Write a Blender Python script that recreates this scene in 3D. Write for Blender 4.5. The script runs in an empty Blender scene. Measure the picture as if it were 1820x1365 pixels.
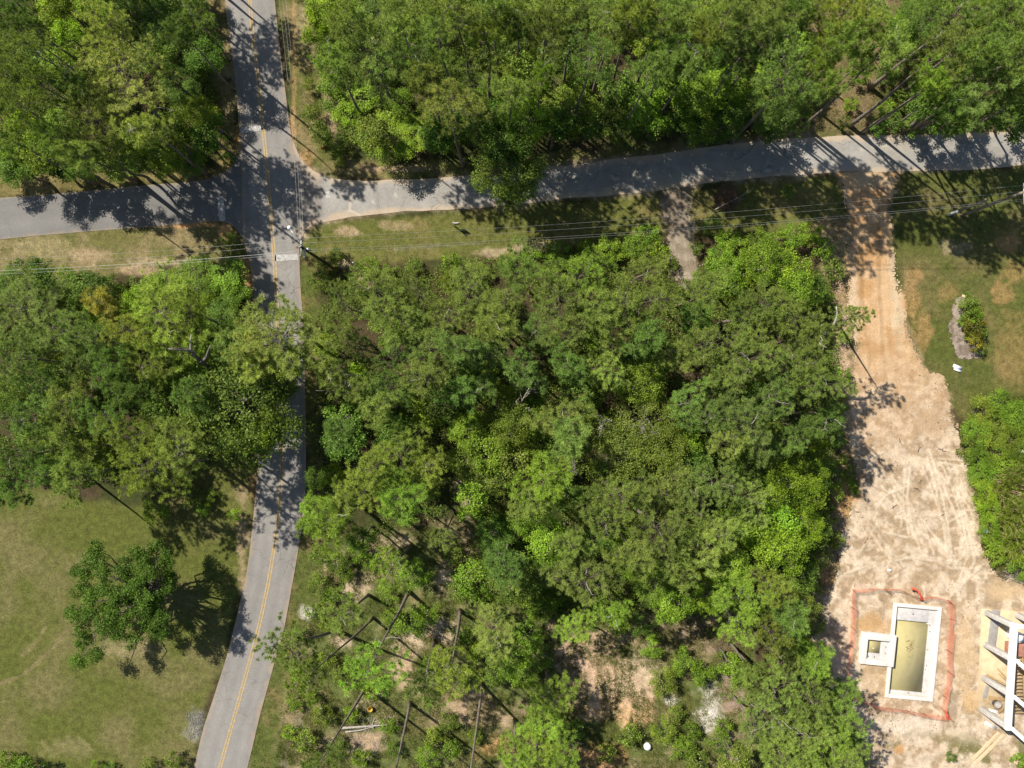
import bpy, math
import numpy as np
from mathutils import Vector, Quaternion

# ------------------------------------------------------------------ camera, sky, sun, exposure
SC = bpy.context.scene
COL = SC.collection
CAM_H = 84.0
K = 15.0                       # photo pixels per metre on the ground
CX, CY = 910.0, 682.5
SUN_ELEV = math.radians(46)
SHADOW = Vector((0.781, -0.625))          # where shadows fall on the ground
cam = bpy.data.cameras.new("camera")
cam_o = bpy.data.objects.new("camera", cam)
COL.objects.link(cam_o)
cam_o.location = (0, 0, CAM_H)
cam.sensor_width = 36
cam.lens = 18 * CAM_H / (910 / K)
cam.clip_end = 2000
cam.clip_start = 0.5
SC.camera = cam_o

world = bpy.data.worlds.new("World")
SC.world = world
world.use_nodes = True
wn = world.node_tree.nodes
bg = wn["Background"]
sky = wn.new("ShaderNodeTexSky")
sky.sky_type = 'NISHITA'
sky.sun_disc = False
sky.sun_elevation = SUN_ELEV
az = math.atan2(-SHADOW.x, -SHADOW.y)     # towards the sun, clockwise from +Y
sky.sun_rotation = az
world.node_tree.links.new(sky.outputs[0], bg.inputs[0])
bg.inputs[1].default_value = 0.065

sun = bpy.data.lights.new("sun", 'SUN')
sun.energy = 5.0
sun.angle = math.radians(0.53)
sun.color = (1.0, 0.93, 0.82)
sun_o = bpy.data.objects.new("sun", sun)
COL.objects.link(sun_o)
sd = Vector((SHADOW.x * math.cos(SUN_ELEV), SHADOW.y * math.cos(SUN_ELEV), -math.sin(SUN_ELEV)))
sun_o.rotation_euler = Vector((0, 0, -1)).rotation_difference(sd.normalized()).to_euler()
sun_o.location = (-60, 50, 120)

SC.view_settings.view_transform = 'Standard'
SC.view_settings.look = 'None'
SC.view_settings.exposure = 0.56
SC.view_settings.gamma = 1.0
SC.view_settings.use_curve_mapping = False
SC.render.engine = 'CYCLES'
SC.cycles.max_bounces = 6
SC.cycles.diffuse_bounces = 3
SC.cycles.transmission_bounces = 3

# ------------------------------------------------------------------ helpers
RNG = np.random.default_rng(11)

def W(px, py, h=0.0):
    """world x, y of the point seen at photo pixel (px, py) when it stands h metres up"""
    f = (1 - h / CAM_H) / K
    return ((px - CX) * f, -(py - CY) * f)

_tab = np.random.default_rng(5).random((256, 256))
def vnoise(x, y, s, seed=0):
    x = np.asarray(x, float) / s + seed * 17.3
    y = np.asarray(y, float) / s + seed * 41.7
    xi = np.floor(x).astype(int); yi = np.floor(y).astype(int)
    fx = x - xi; fy = y - yi
    fx = fx * fx * (3 - 2 * fx); fy = fy * fy * (3 - 2 * fy)
    a = _tab[xi & 255, yi & 255]; b = _tab[(xi + 1) & 255, yi & 255]
    c = _tab[xi & 255, (yi + 1) & 255]; d = _tab[(xi + 1) & 255, (yi + 1) & 255]
    return (a * (1 - fx) + b * fx) * (1 - fy) + (c * (1 - fx) + d * fx) * fy

def fbm(x, y, s, oct=4, seed=0):
    v = 0; a = 1; t = 0
    for k in range(oct):
        v = v + a * vnoise(x, y, s / 2 ** k, seed + k * 3 + 1); t += a; a *= 0.55
    return v / t

def sstep(a, b, x):
    t = np.clip((x - a) / (b - a), 0, 1)
    return t * t * (3 - 2 * t)

def pdist(px, py, poly):
    """signed distance in pixels to a polygon, positive inside"""
    px = np.asarray(px, float); py = np.asarray(py, float)
    P = np.array(poly, float); n = len(P)
    d = np.full(px.shape, 1e9); ins = np.zeros(px.shape, bool)
    for i in range(n):
        x0, y0 = P[i]; x1, y1 = P[(i + 1) % n]
        ex, ey = x1 - x0, y1 - y0
        t = np.clip(((px - x0) * ex + (py - y0) * ey) / (ex * ex + ey * ey + 1e-9), 0, 1)
        d = np.minimum(d, (px - x0 - t * ex) ** 2 + (py - y0 - t * ey) ** 2)
        c = ((y0 <= py) != (y1 <= py))
        xx = x0 + (py - y0) * ex / (ey if ey != 0 else 1e-9)
        ins ^= c & (px < xx)
    d = np.sqrt(d)
    return np.where(ins, d, -d)

def ldist(px, py, pts):
    px = np.asarray(px, float); py = np.asarray(py, float)
    d = np.full(px.shape, 1e9)
    for (x0, y0), (x1, y1) in zip(pts[:-1], pts[1:]):
        ex, ey = x1 - x0, y1 - y0
        t = np.clip(((px - x0) * ex + (py - y0) * ey) / (ex * ex + ey * ey + 1e-9), 0, 1)
        d = np.minimum(d, (px - x0 - t * ex) ** 2 + (py - y0 - t * ey) ** 2)
    return np.sqrt(d)

def smooth(pts, step=6.0):
    """Catmull-Rom through the points"""
    P = np.array(pts, float)
    P = np.vstack([2 * P[0] - P[1], P, 2 * P[-1] - P[-2]])
    out = []
    for i in range(1, len(P) - 2):
        n = max(2, int(np.linalg.norm(P[i + 1] - P[i]) / step))
        for t in np.linspace(0, 1, n, endpoint=False):
            a, b, c, d = P[i - 1], P[i], P[i + 1], P[i + 2]
            out.append(.5 * ((2 * b) + (c - a) * t + (2 * a - 5 * b + 4 * c - d) * t * t + (3 * b - a - 3 * c + d) * t ** 3))
    out.append(P[-2])
    return np.array(out)

def resample(P, n):
    P = np.array(P, float)
    s = np.r_[0, np.cumsum(np.linalg.norm(np.diff(P, axis=0), axis=1))]
    u = np.linspace(0, s[-1], n)
    return np.stack([np.interp(u, s, P[:, k]) for k in range(P.shape[1])], 1)

class MB:
    """collects vertices and faces; build() makes one mesh"""
    def __init__(s):
        s.v = []; s.f3 = []; s.f4 = []; s.t = []; s.n = 0; s.c = []
    def add(s, v, f, tint=0.5, col=None):
        v = np.asarray(v, float).reshape(-1, 3); f = np.asarray(f, int)
        s.v.append(v)
        s.t.append(np.broadcast_to(np.asarray(tint, float), (len(v),)))
        if col is not None: s.c.append(np.broadcast_to(np.asarray(col, float), (len(v), 3)))
        if f.size:
            (s.f3 if f.shape[1] == 3 else s.f4).append(f + s.n)
        s.n += len(v)
    def box(s, c, size, rot=0.0, tint=0.5, tilt=None):
        c = np.array(c, float); h = np.array(size, float) / 2
        v = np.array([[x, y, z] for z in (-1, 1) for y in (-1, 1) for x in (-1, 1)]) * h
        if tilt is not None:
            q = Vector((1, 0, 0)).rotation_difference(Vector(tilt).normalized()).to_matrix()
            v = v @ np.array(q).T
        cr, sr = math.cos(rot), math.sin(rot)
        v = np.stack([v[:, 0] * cr - v[:, 1] * sr, v[:, 0] * sr + v[:, 1] * cr, v[:, 2]], 1) + c
        s.add(v, [[0, 2, 3, 1], [4, 5, 7, 6], [0, 1, 5, 4], [2, 6, 7, 3], [0, 4, 6, 2], [1, 3, 7, 5]], tint)
    def tube(s, pts, rad, k=6, tint=0.5, cap=True):
        P = np.asarray(pts, float); n = len(P)
        R = np.broadcast_to(np.asarray(rad, float), (n,))
        T = np.gradient(P, axis=0); T /= np.linalg.norm(T, axis=1)[:, None] + 1e-9
        ref = np.array([0, 0, 1.0]) if abs(T[:, 2]).mean() < .8 else np.array([1.0, 0, 0])
        A = np.cross(T, ref); A /= np.linalg.norm(A, axis=1)[:, None] + 1e-9
        B = np.cross(T, A)
        an = np.linspace(0, 2 * np.pi, k, endpoint=False)
        V = P[:, None] + R[:, None, None] * (np.cos(an)[None, :, None] * A[:, None] + np.sin(an)[None, :, None] * B[:, None])
        i = np.arange(n - 1)[:, None] * k; j = np.arange(k)[None]
        j2 = (j + 1) % k
        F = np.stack([i + j, i + j2, i + k + j2, i + k + j], -1).reshape(-1, 4)
        base = s.n
        s.add(V.reshape(-1, 3), F, tint)
        if cap:
            for r, fl in ((0, 1), ((n - 1) * k, 0)):
                f = [[r, r + q, r + q + 1] if not fl else [r, r + q + 1, r + q] for q in range(1, k - 1)]
                s.f3.append(np.array(f) + base)
    def mesh(s, name):
        me = bpy.data.meshes.new(name)
        V = np.concatenate(s.v).astype(np.float32)
        f3 = np.concatenate(s.f3) if s.f3 else np.zeros((0, 3), int)
        f4 = np.concatenate(s.f4) if s.f4 else np.zeros((0, 4), int)
        loops = np.concatenate([f3.ravel(), f4.ravel()]).astype(np.int32)
        st = np.concatenate([np.arange(len(f3)) * 3, len(f3) * 3 + np.arange(len(f4)) * 4]).astype(np.int32)
        me.vertices.add(len(V)); me.vertices.foreach_set("co", V.ravel())
        me.loops.add(len(loops)); me.loops.foreach_set("vertex_index", loops)
        me.polygons.add(len(st)); me.polygons.foreach_set("loop_start", st)
        me.update(calc_edges=True)
        a = me.attributes.new("tint", 'FLOAT', 'POINT')
        a.data.foreach_set("value", np.concatenate(s.t).astype(np.float32))
        if s.c:
            c = np.concatenate(s.c); c = np.concatenate([c, np.ones((len(c), 1))], 1).astype(np.float32)
            a = me.attributes.new("zone", 'FLOAT_COLOR', 'POINT')
            a.data.foreach_set("color", c.ravel())
        return me
    def build(s, name, mat, parent=None, smooth_=False):
        me = s.mesh(name)
        if smooth_: me.shade_smooth()
        return link(name, me, mat, parent)

def link(name, me, mat=None, parent=None):
    if mat is not None and not me.materials: me.materials.append(mat)
    o = bpy.data.objects.new(name, me)
    COL.objects.link(o)
    if parent is not None: o.parent = parent
    return o

def empty(name, loc=(0, 0, 0), rz=0.0):
    o = bpy.data.objects.new(name, None)
    o.empty_display_size = 0.3
    COL.objects.link(o)
    o.location = loc; o.rotation_euler = (0, 0, rz)
    return o

def tag(o, label, cat, group=None):
    o["label"] = label; o["category"] = cat
    if group: o["group"] = group
    return o

def struct(o, label=None):
    o["kind"] = "structure"
    if label: o["label"] = label
    return o

# ------------------------------------------------------------------ materials
def mat(name):
    m = bpy.data.materials.new(name); m.use_nodes = True
    nt = m.node_tree
    return m, nt, nt.nodes, nt.links, nt.nodes["Principled BSDF"]

def simple(name, c, rough=0.8, noise=0.25, scale=6.0, bump=0.0, metal=0.0, spec=0.3, c2=None):
    m, nt, N, L, P = mat(name)
    tc = N.new("ShaderNodeTexCoord")
    nz = N.new("ShaderNodeTexNoise"); nz.inputs["Scale"].default_value = scale; nz.inputs["Detail"].default_value = 6
    L.new(tc.outputs["Object"], nz.inputs["Vector"])
    mx = N.new("ShaderNodeMix"); mx.data_type = 'RGBA'
    c2 = c2 or tuple(v * (1 - 2 * noise) for v in c)
    mx.inputs[6].default_value = (*c2, 1); mx.inputs[7].default_value = (*[min(1, v * (1 + noise * .4)) for v in c], 1)
    rp = N.new("ShaderNodeMapRange"); rp.inputs[1].default_value = .3; rp.inputs[2].default_value = .7
    L.new(nz.outputs[0], rp.inputs[0]); L.new(rp.outputs[0], mx.inputs[0])
    L.new(mx.outputs[2], P.inputs["Base Color"])
    P.inputs["Roughness"].default_value = rough; P.inputs["Metallic"].default_value = metal
    P.inputs["Specular IOR Level"].default_value = spec
    if bump:
        b = N.new("ShaderNodeBump"); b.inputs["Strength"].default_value = bump; b.inputs["Distance"].default_value = .05
        L.new(nz.outputs[0], b.inputs["Height"]); L.new(b.outputs[0], P.inputs["Normal"])
    return m

def zoned(name, rough=0.95, fine=((1.4, .35), (6.0, .38), (22.0, .42)), bump=.8, bdist=.06, spec=.1):
    """ground: colour zones from the mesh, broken up by noise at several sizes"""
    m, nt, N, L, P = mat(name)
    at = N.new("ShaderNodeAttribute"); at.attribute_name = "zone"
    tc = N.new("ShaderNodeTexCoord")
    cur = at.outputs["Color"]; hsum = None
    for i, (sc, amt) in enumerate(fine):
        nz = N.new("ShaderNodeTexNoise"); nz.inputs["Scale"].default_value = sc; nz.inputs["Detail"].default_value = 5
        nz.inputs["Roughness"].default_value = .65
        L.new(tc.outputs["Object"], nz.inputs["Vector"])
        mr = N.new("ShaderNodeMapRange"); mr.inputs[1].default_value = .3; mr.inputs[2].default_value = .7
        mr.inputs[3].default_value = 1 - amt; mr.inputs[4].default_value = 1 + amt * .8
        L.new(nz.outputs[0], mr.inputs[0])
        mx = N.new("ShaderNodeMix"); mx.data_type = 'RGBA'; mx.blend_type = 'MULTIPLY'; mx.inputs[0].default_value = 1
        cb = N.new("ShaderNodeCombineColor")
        for q in range(3): L.new(mr.outputs[0], cb.inputs[q])
        L.new(cur, mx.inputs[6]); L.new(cb.outputs[0], mx.inputs[7])
        cur = mx.outputs[2]
        if hsum is None: hsum = nz.outputs[0]
        else:
            ad = N.new("ShaderNodeMath"); ad.operation = 'ADD'
            L.new(hsum, ad.inputs[0]); L.new(nz.outputs[0], ad.inputs[1]); hsum = ad.outputs[0]
    L.new(cur, P.inputs["Base Color"])
    P.inputs["Roughness"].default_value = rough; P.inputs["Specular IOR Level"].default_value = spec
    b = N.new("ShaderNodeBump"); b.inputs["Strength"].default_value = bump; b.inputs["Distance"].default_value = bdist
    L.new(hsum, b.inputs["Height"]); L.new(b.outputs[0], P.inputs["Normal"])
    return m

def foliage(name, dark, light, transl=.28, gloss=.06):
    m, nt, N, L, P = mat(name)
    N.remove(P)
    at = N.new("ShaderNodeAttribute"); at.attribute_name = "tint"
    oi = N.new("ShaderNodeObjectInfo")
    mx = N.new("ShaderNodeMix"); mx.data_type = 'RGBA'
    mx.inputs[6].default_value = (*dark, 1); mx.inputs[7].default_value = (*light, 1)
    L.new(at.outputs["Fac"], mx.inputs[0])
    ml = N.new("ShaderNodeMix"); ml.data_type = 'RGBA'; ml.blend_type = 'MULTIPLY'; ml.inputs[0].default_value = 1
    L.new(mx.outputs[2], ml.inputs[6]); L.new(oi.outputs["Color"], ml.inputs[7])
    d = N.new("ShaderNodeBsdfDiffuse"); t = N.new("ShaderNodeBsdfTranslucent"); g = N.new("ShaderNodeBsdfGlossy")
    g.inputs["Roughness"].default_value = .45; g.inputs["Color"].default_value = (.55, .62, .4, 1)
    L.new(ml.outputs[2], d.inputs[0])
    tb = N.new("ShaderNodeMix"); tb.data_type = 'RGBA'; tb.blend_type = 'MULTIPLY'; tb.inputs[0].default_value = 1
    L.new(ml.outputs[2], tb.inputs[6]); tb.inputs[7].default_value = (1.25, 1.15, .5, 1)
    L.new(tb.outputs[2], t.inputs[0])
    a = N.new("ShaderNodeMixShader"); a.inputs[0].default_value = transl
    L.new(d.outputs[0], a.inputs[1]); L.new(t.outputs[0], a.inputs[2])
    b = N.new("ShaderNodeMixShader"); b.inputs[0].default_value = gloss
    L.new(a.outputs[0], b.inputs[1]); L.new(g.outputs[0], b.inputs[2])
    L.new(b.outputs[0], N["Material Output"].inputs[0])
    return m

M_GROUND = zoned("soil_and_grass")
M_SAND = zoned("tracked_sand", fine=((.9, .12), (5.0, .2), (19.0, .2)), bump=.7, bdist=.08)
def cracks(m_):
    nt = m_.node_tree; N = nt.nodes; L = nt.links; P = N["Principled BSDF"]
    src = P.inputs["Base Color"].links[0].from_socket
    tc = N.new("ShaderNodeTexCoord"); dn = N.new("ShaderNodeTexNoise"); dn.inputs["Scale"].default_value = .9; dn.inputs["Detail"].default_value = 5
    L.new(tc.outputs["Object"], dn.inputs["Vector"])
    vm = N.new("ShaderNodeVectorMath"); vm.operation = 'MULTIPLY_ADD'; vm.inputs[1].default_value = (2.2, 2.2, 0)
    L.new(dn.outputs["Color"], vm.inputs[0]); L.new(tc.outputs["Object"], vm.inputs[2])
    vo = N.new("ShaderNodeTexVoronoi"); vo.feature = 'DISTANCE_TO_EDGE'; vo.inputs["Scale"].default_value = .33
    L.new(vm.outputs[0], vo.inputs["Vector"])
    mr = N.new("ShaderNodeMapRange"); mr.inputs[1].default_value = .004; mr.inputs[2].default_value = .016; mr.inputs[3].default_value = 1; mr.inputs[4].default_value = 0
    L.new(vo.outputs["Distance"], mr.inputs[0])
    ms = N.new("ShaderNodeTexNoise"); ms.inputs["Scale"].default_value = .12; L.new(tc.outputs["Object"], ms.inputs["Vector"])
    m2 = N.new("ShaderNodeMapRange"); m2.inputs[1].default_value = .45; m2.inputs[2].default_value = .6; m2.inputs[4].default_value = .55
    L.new(ms.outputs[0], m2.inputs[0])
    mu = N.new("ShaderNodeMath"); mu.operation = 'MULTIPLY'; L.new(mr.outputs[0], mu.inputs[0]); L.new(m2.outputs[0], mu.inputs[1])
    mx = N.new("ShaderNodeMix"); mx.data_type = 'RGBA'; L.new(mu.outputs[0], mx.inputs[0]); L.new(src, mx.inputs[6]); mx.inputs[7].default_value = (.06, .055, .05, 1)
    L.new(mx.outputs[2], P.inputs["Base Color"])
    return m_
M_ROAD = zoned("asphalt", rough=.9, fine=((.5, .08), (4.0, .08), (40.0, .18)), bump=.3, bdist=.01, spec=.25)
cracks(M_ROAD)
M_YELLOW = simple("yellow_paint", (.46, .32, .13), .8, .2, 5, c2=(.28, .22, .13))
M_WHITE = simple("white_road_paint", (.47, .46, .44), .8, .25, 4, c2=(.24, .23, .22))
M_PINE = foliage("pine_needles", (.060, .108, .022), (.385, .50, .10), .32, .025)
M_LEAF = foliage("broad_leaves", (.050, .095, .016), (.275, .375, .056), .36, .025)
M_GRASS = foliage("grass_blades", (.08, .12, .022), (.24, .23, .075), .3, .02)
M_BARK = simple("pine_bark", (.24, .205, .175), .95, .3, 5, .5, c2=(.11, .08, .06))
M_LIMB = simple("limb_bark", (.115, .09, .072), .95, .25, 5, .3, c2=(.06, .048, .04))
M_GREYBARK = simple("grey_bark", (.21, .18, .155), .95, .25, 5, .5)
M_DEAD = simple("bleached_dead_wood", (.42, .38, .34), .9, .2, 6, .3)
M_POLE = simple("weathered_pole_wood", (.30, .26, .20), .9, .25, 4, .3)
M_DARKPOLE = simple("creosote_pole_wood", (.075, .06, .05), .9, .3, 4, .3)
M_METAL = simple("galvanised_metal", (.55, .56, .58), .45, .1, 8, 0, .6)
M_WIRE = simple("aluminium_wire", (.36, .37, .36), .5, .05, 3, 0, .4)
M_DARKWIRE = simple("black_cable", (.03, .03, .03), .6, .05, 3)
M_CONC = simple("pale_concrete", (.66, .635, .585), .85, .05, 3.0, .1)
M_PLASTER = simple("grey_plaster", (.53, .515, .50), .8, .1, 2.2, .1)
M_BLOCK = simple("grey_block", (.56, .55, .53), .9, .14, 3, .2)
M_SLAB = simple("dusty_slab", (.56, .44, .28), .9, .12, 1.3, .15)
M_WHITEPAINT = simple("white_wrap", (.80, .80, .80), .6, .06, 2)
M_LUMBER = simple("sawn_lumber", (.42, .28, .13), .85, .22, 6, .2)
M_PALELUMBER = simple("pale_lumber", (.66, .50, .31), .85, .14, 6, .2)
M_ORANGE = simple("orange_plastic_net", (.80, .26, .15), .6, .08, 3)
M_RED = simple("red_orange_bundle", (.70, .11, .06), .6, .15, 5)
M_STAKE = simple("rusty_steel_stake", (.16, .08, .05), .7, .2, 8)
M_MULCH = simple("pale_mulch", (.34, .27, .22), .95, .35, 7, .8)
M_LITTER = simple("dry_brush", (.26, .17, .11), .95, .3, 4)
M_PLASTIC = simple("white_plastic", (.82, .84, .85), .5, .05, 3)
M_SIGNRED = simple("red_sign_face", (.42, .02, .02), .5, .05, 3)
M_GREY = simple("plain_grey", (.33, .31, .29), .8, .12, 2)
M_PINKWRAP = simple("red_brown_wrap", (.42, .2, .14), .7, .2, 2)

m, nt, N, L, P = mat("murky_water")
P.inputs["Roughness"].default_value = .12
tc = N.new("ShaderNodeTexCoord"); nz = N.new("ShaderNodeTexNoise"); nz.inputs["Scale"].default_value = 1.3; nz.inputs["Detail"].default_value = 4
L.new(tc.outputs["Object"], nz.inputs["Vector"])
cr = N.new("ShaderNodeValToRGB")
cr.color_ramp.elements[0].position = .3; cr.color_ramp.elements[0].color = (.40, .35, .165, 1)
cr.color_ramp.elements[1].position = .7; cr.color_ramp.elements[1].color = (.44, .39, .195, 1)
L.new(nz.outputs[0], cr.inputs[0]); L.new(cr.outputs[0], P.inputs["Base Color"])
n2 = N.new("ShaderNodeTexNoise"); n2.inputs["Scale"].default_value = 5; bp = N.new("ShaderNodeBump"); bp.inputs["Strength"].default_value = .05
L.new(tc.outputs["Object"], n2.inputs["Vector"]); L.new(n2.outputs[0], bp.inputs["Height"]); L.new(bp.outputs[0], P.inputs["Normal"])
M_WATER = m

# ------------------------------------------------------------------ outlines, in photo pixels on the ground
ROAD_L = [(394, -80), (400, 0), (408, 60), (414, 110), (420, 160), (424, 220), (428, 270), (430, 330), (431, 400), (437, 440), (447, 490), (450, 540), (455, 600), (457, 700), (458, 790), (457, 850), (450, 930), (440, 1010), (425, 1080), (402, 1170), (378, 1245), (360, 1300), (345, 1365), (325, 1440)]
ROAD_R = [(480, -80), (488, 0), (497, 80), (507, 160), (515, 220), (522, 265), (527, 320), (530, 390), (532, 440), (534, 500), (538, 560), (541, 640), (543, 750), (544, 830), (541, 900), (530, 980), (520, 1040), (505, 1120), (485, 1190), (463, 1270), (440, 1365), (420, 1440)]
CENT = [(438, -80), (444, 0), (449, 60), (455, 110), (462, 170), (468, 230), (474, 290), (479, 350), (483, 400), (487, 450), (490, 500), (493, 560), (497, 640), (500, 720), (501, 790), (499, 860), (493, 930), (483, 1000), (472, 1060), (455, 1135), (433, 1215), (412, 1290), (391, 1365), (370, 1440)]
SIDE_U = [(-90, 358), (0, 352), (60, 348), (120, 343), (200, 335), (260, 329), (320, 325), (362, 320), (392, 309), (414, 293), (428, 266)]
SIDE_D = [(-90, 434), (0, 425), (100, 416), (200, 408), (280, 402), (350, 396), (382, 393), (408, 398), (424, 412), (434, 432), (440, 455)]
LANE_U = [(520, 248), (532, 276), (550, 298), (585, 315), (640, 320), (700, 321), (780, 318), (830, 315), (890, 309), (950, 300), (1010, 292), (1080, 283), (1180, 272), (1260, 262), (1340, 254), (1420, 247), (1520, 242), (1620, 238), (1720, 236), (1820, 236), (1920, 236)]
LANE_D = [(531, 452), (536, 425), (552, 403), (590, 391), (640, 384), (700, 379), (780, 375), (850, 370), (930, 362), (1010, 354), (1080, 348), (1150, 342), (1230, 333), (1320, 322), (1400, 315), (1480, 309), (1560, 305), (1640, 302), (1740, 298), (1820, 292), (1920, 286)]
DRIVE = [(1478, 306), (1498, 332), (1510, 380), (1507, 440), (1508, 500), (1516, 560), (1522, 610), (1514, 650), (1506, 700), (1503, 760), (1510, 810), (1527, 850), (1521, 910), (1500, 960), (1490, 1010), (1470, 1070), (1452, 1140), (1462, 1200), (1510, 1262), (1535, 1305), (1570, 1370), (1590, 1450), (1900, 1450), (1900, 1045), (1790, 1030), (1757, 1010), (1747, 960), (1737, 900), (1727, 830), (1702, 790), (1696, 740), (1690, 700), (1668, 668), (1640, 650), (1622, 610), (1606, 560), (1592, 500), (1582, 450), (1580, 400), (1588, 340), (1604, 300)]
TRAIL = [(1176, 338), (1232, 331), (1226, 380), (1232, 430), (1240, 480), (1246, 520), (1206, 520), (1190, 470), (1184, 410)]
TRACK_POLYS = None
S_MAIN_L, S_MAIN_R = smooth(ROAD_L), smooth(ROAD_R)
MAIN_POLY = np.vstack([ROAD_L, ROAD_R[::-1]])
SIDE_POLY = np.vstack([SIDE_U, SIDE_D[::-1]])
LANE_POLY = np.vstack([LANE_U, LANE_D[::-1]])
POOL = [(1584.8, 1070.4), (1669.5, 1078.5), (1659.7, 1246.4), (1575, 1238.4)]
SPA = [(1529, 1121), (1589, 1127.5), (1585.5, 1183), (1526, 1177)]
SLAB = [(1745, 1082), (1900, 1094), (1892, 1275), (1736, 1263)]

LAWN_SW = [(-120, 850), (60, 870), (250, 900), (330, 860), (395, 800), (440, 825), (450, 900), (436, 1010), (410, 1110), (384, 1200), (352, 1280), (335, 1450), (-120, 1450)]
VERGE_W = [(-120, 422), (382, 392), (432, 420), (446, 480), (380, 478), (300, 472), (200, 490), (-120, 492)]
VERGE_NW = [(356, -90), (402, -90), (420, 150), (428, 270), (396, 310), (384, 200)]
VERGE_SIDE = [(-120, 300), (350, 302), (392, 306), (360, 322), (-120, 362)]
VERGE_NE = [(484, -90), (540, -90), (556, 60), (572, 140), (592, 220), (606, 270), (640, 284), (830, 290), (1100, 258), (1450, 225), (1920, 222), (1920, 240), (1500, 246), (1000, 296), (700, 324), (580, 318), (522, 262)]
VERGE_LANE = [(536, 430), (560, 398), (850, 372), (1150, 345), (1500, 308), (1510, 430), (1430, 402), (1200, 420), (1000, 437), (850, 457), (640, 472), (540, 490)]
VERGE_E = [(533, 440), (560, 440), (572, 700), (565, 940), (580, 1000), (565, 1060), (530, 1180), (505, 1300), (470, 1450), (410, 1450), (470, 1230), (505, 1110), (530, 980), (543, 850)]
LAWN_E = [(1590, 308), (1820, 292), (1940, 290), (1940, 830), (1745, 800), (1700, 740), (1640, 650), (1602, 540), (1580, 420)]
OPEN_S = [(590, 955), (700, 945), (850, 920), (905, 1040), (1000, 1110), (1170, 1085), (1250, 1055), (1340, 1130), (1330, 1250), (1350, 1450), (470, 1450), (520, 1190), (570, 1060)]
LITTER_NE = [(1440, -60), (1640, -60), (1640, 120), (1590, 232), (1450, 236)]
BOTTOM_E = [(1500, 1230), (1560, 1300), (1850, 1330), (1900, 1450), (1480, 1450)]
EDGE_DRIVE = [(1440, 400), (1512, 380), (1515, 560), (1510, 700), (1512, 830), (1525, 880), (1500, 980), (1470, 1080), (1450, 1150), (1400, 1130), (1460, 960), (1490, 800), (1490, 620), (1470, 500)]
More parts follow.
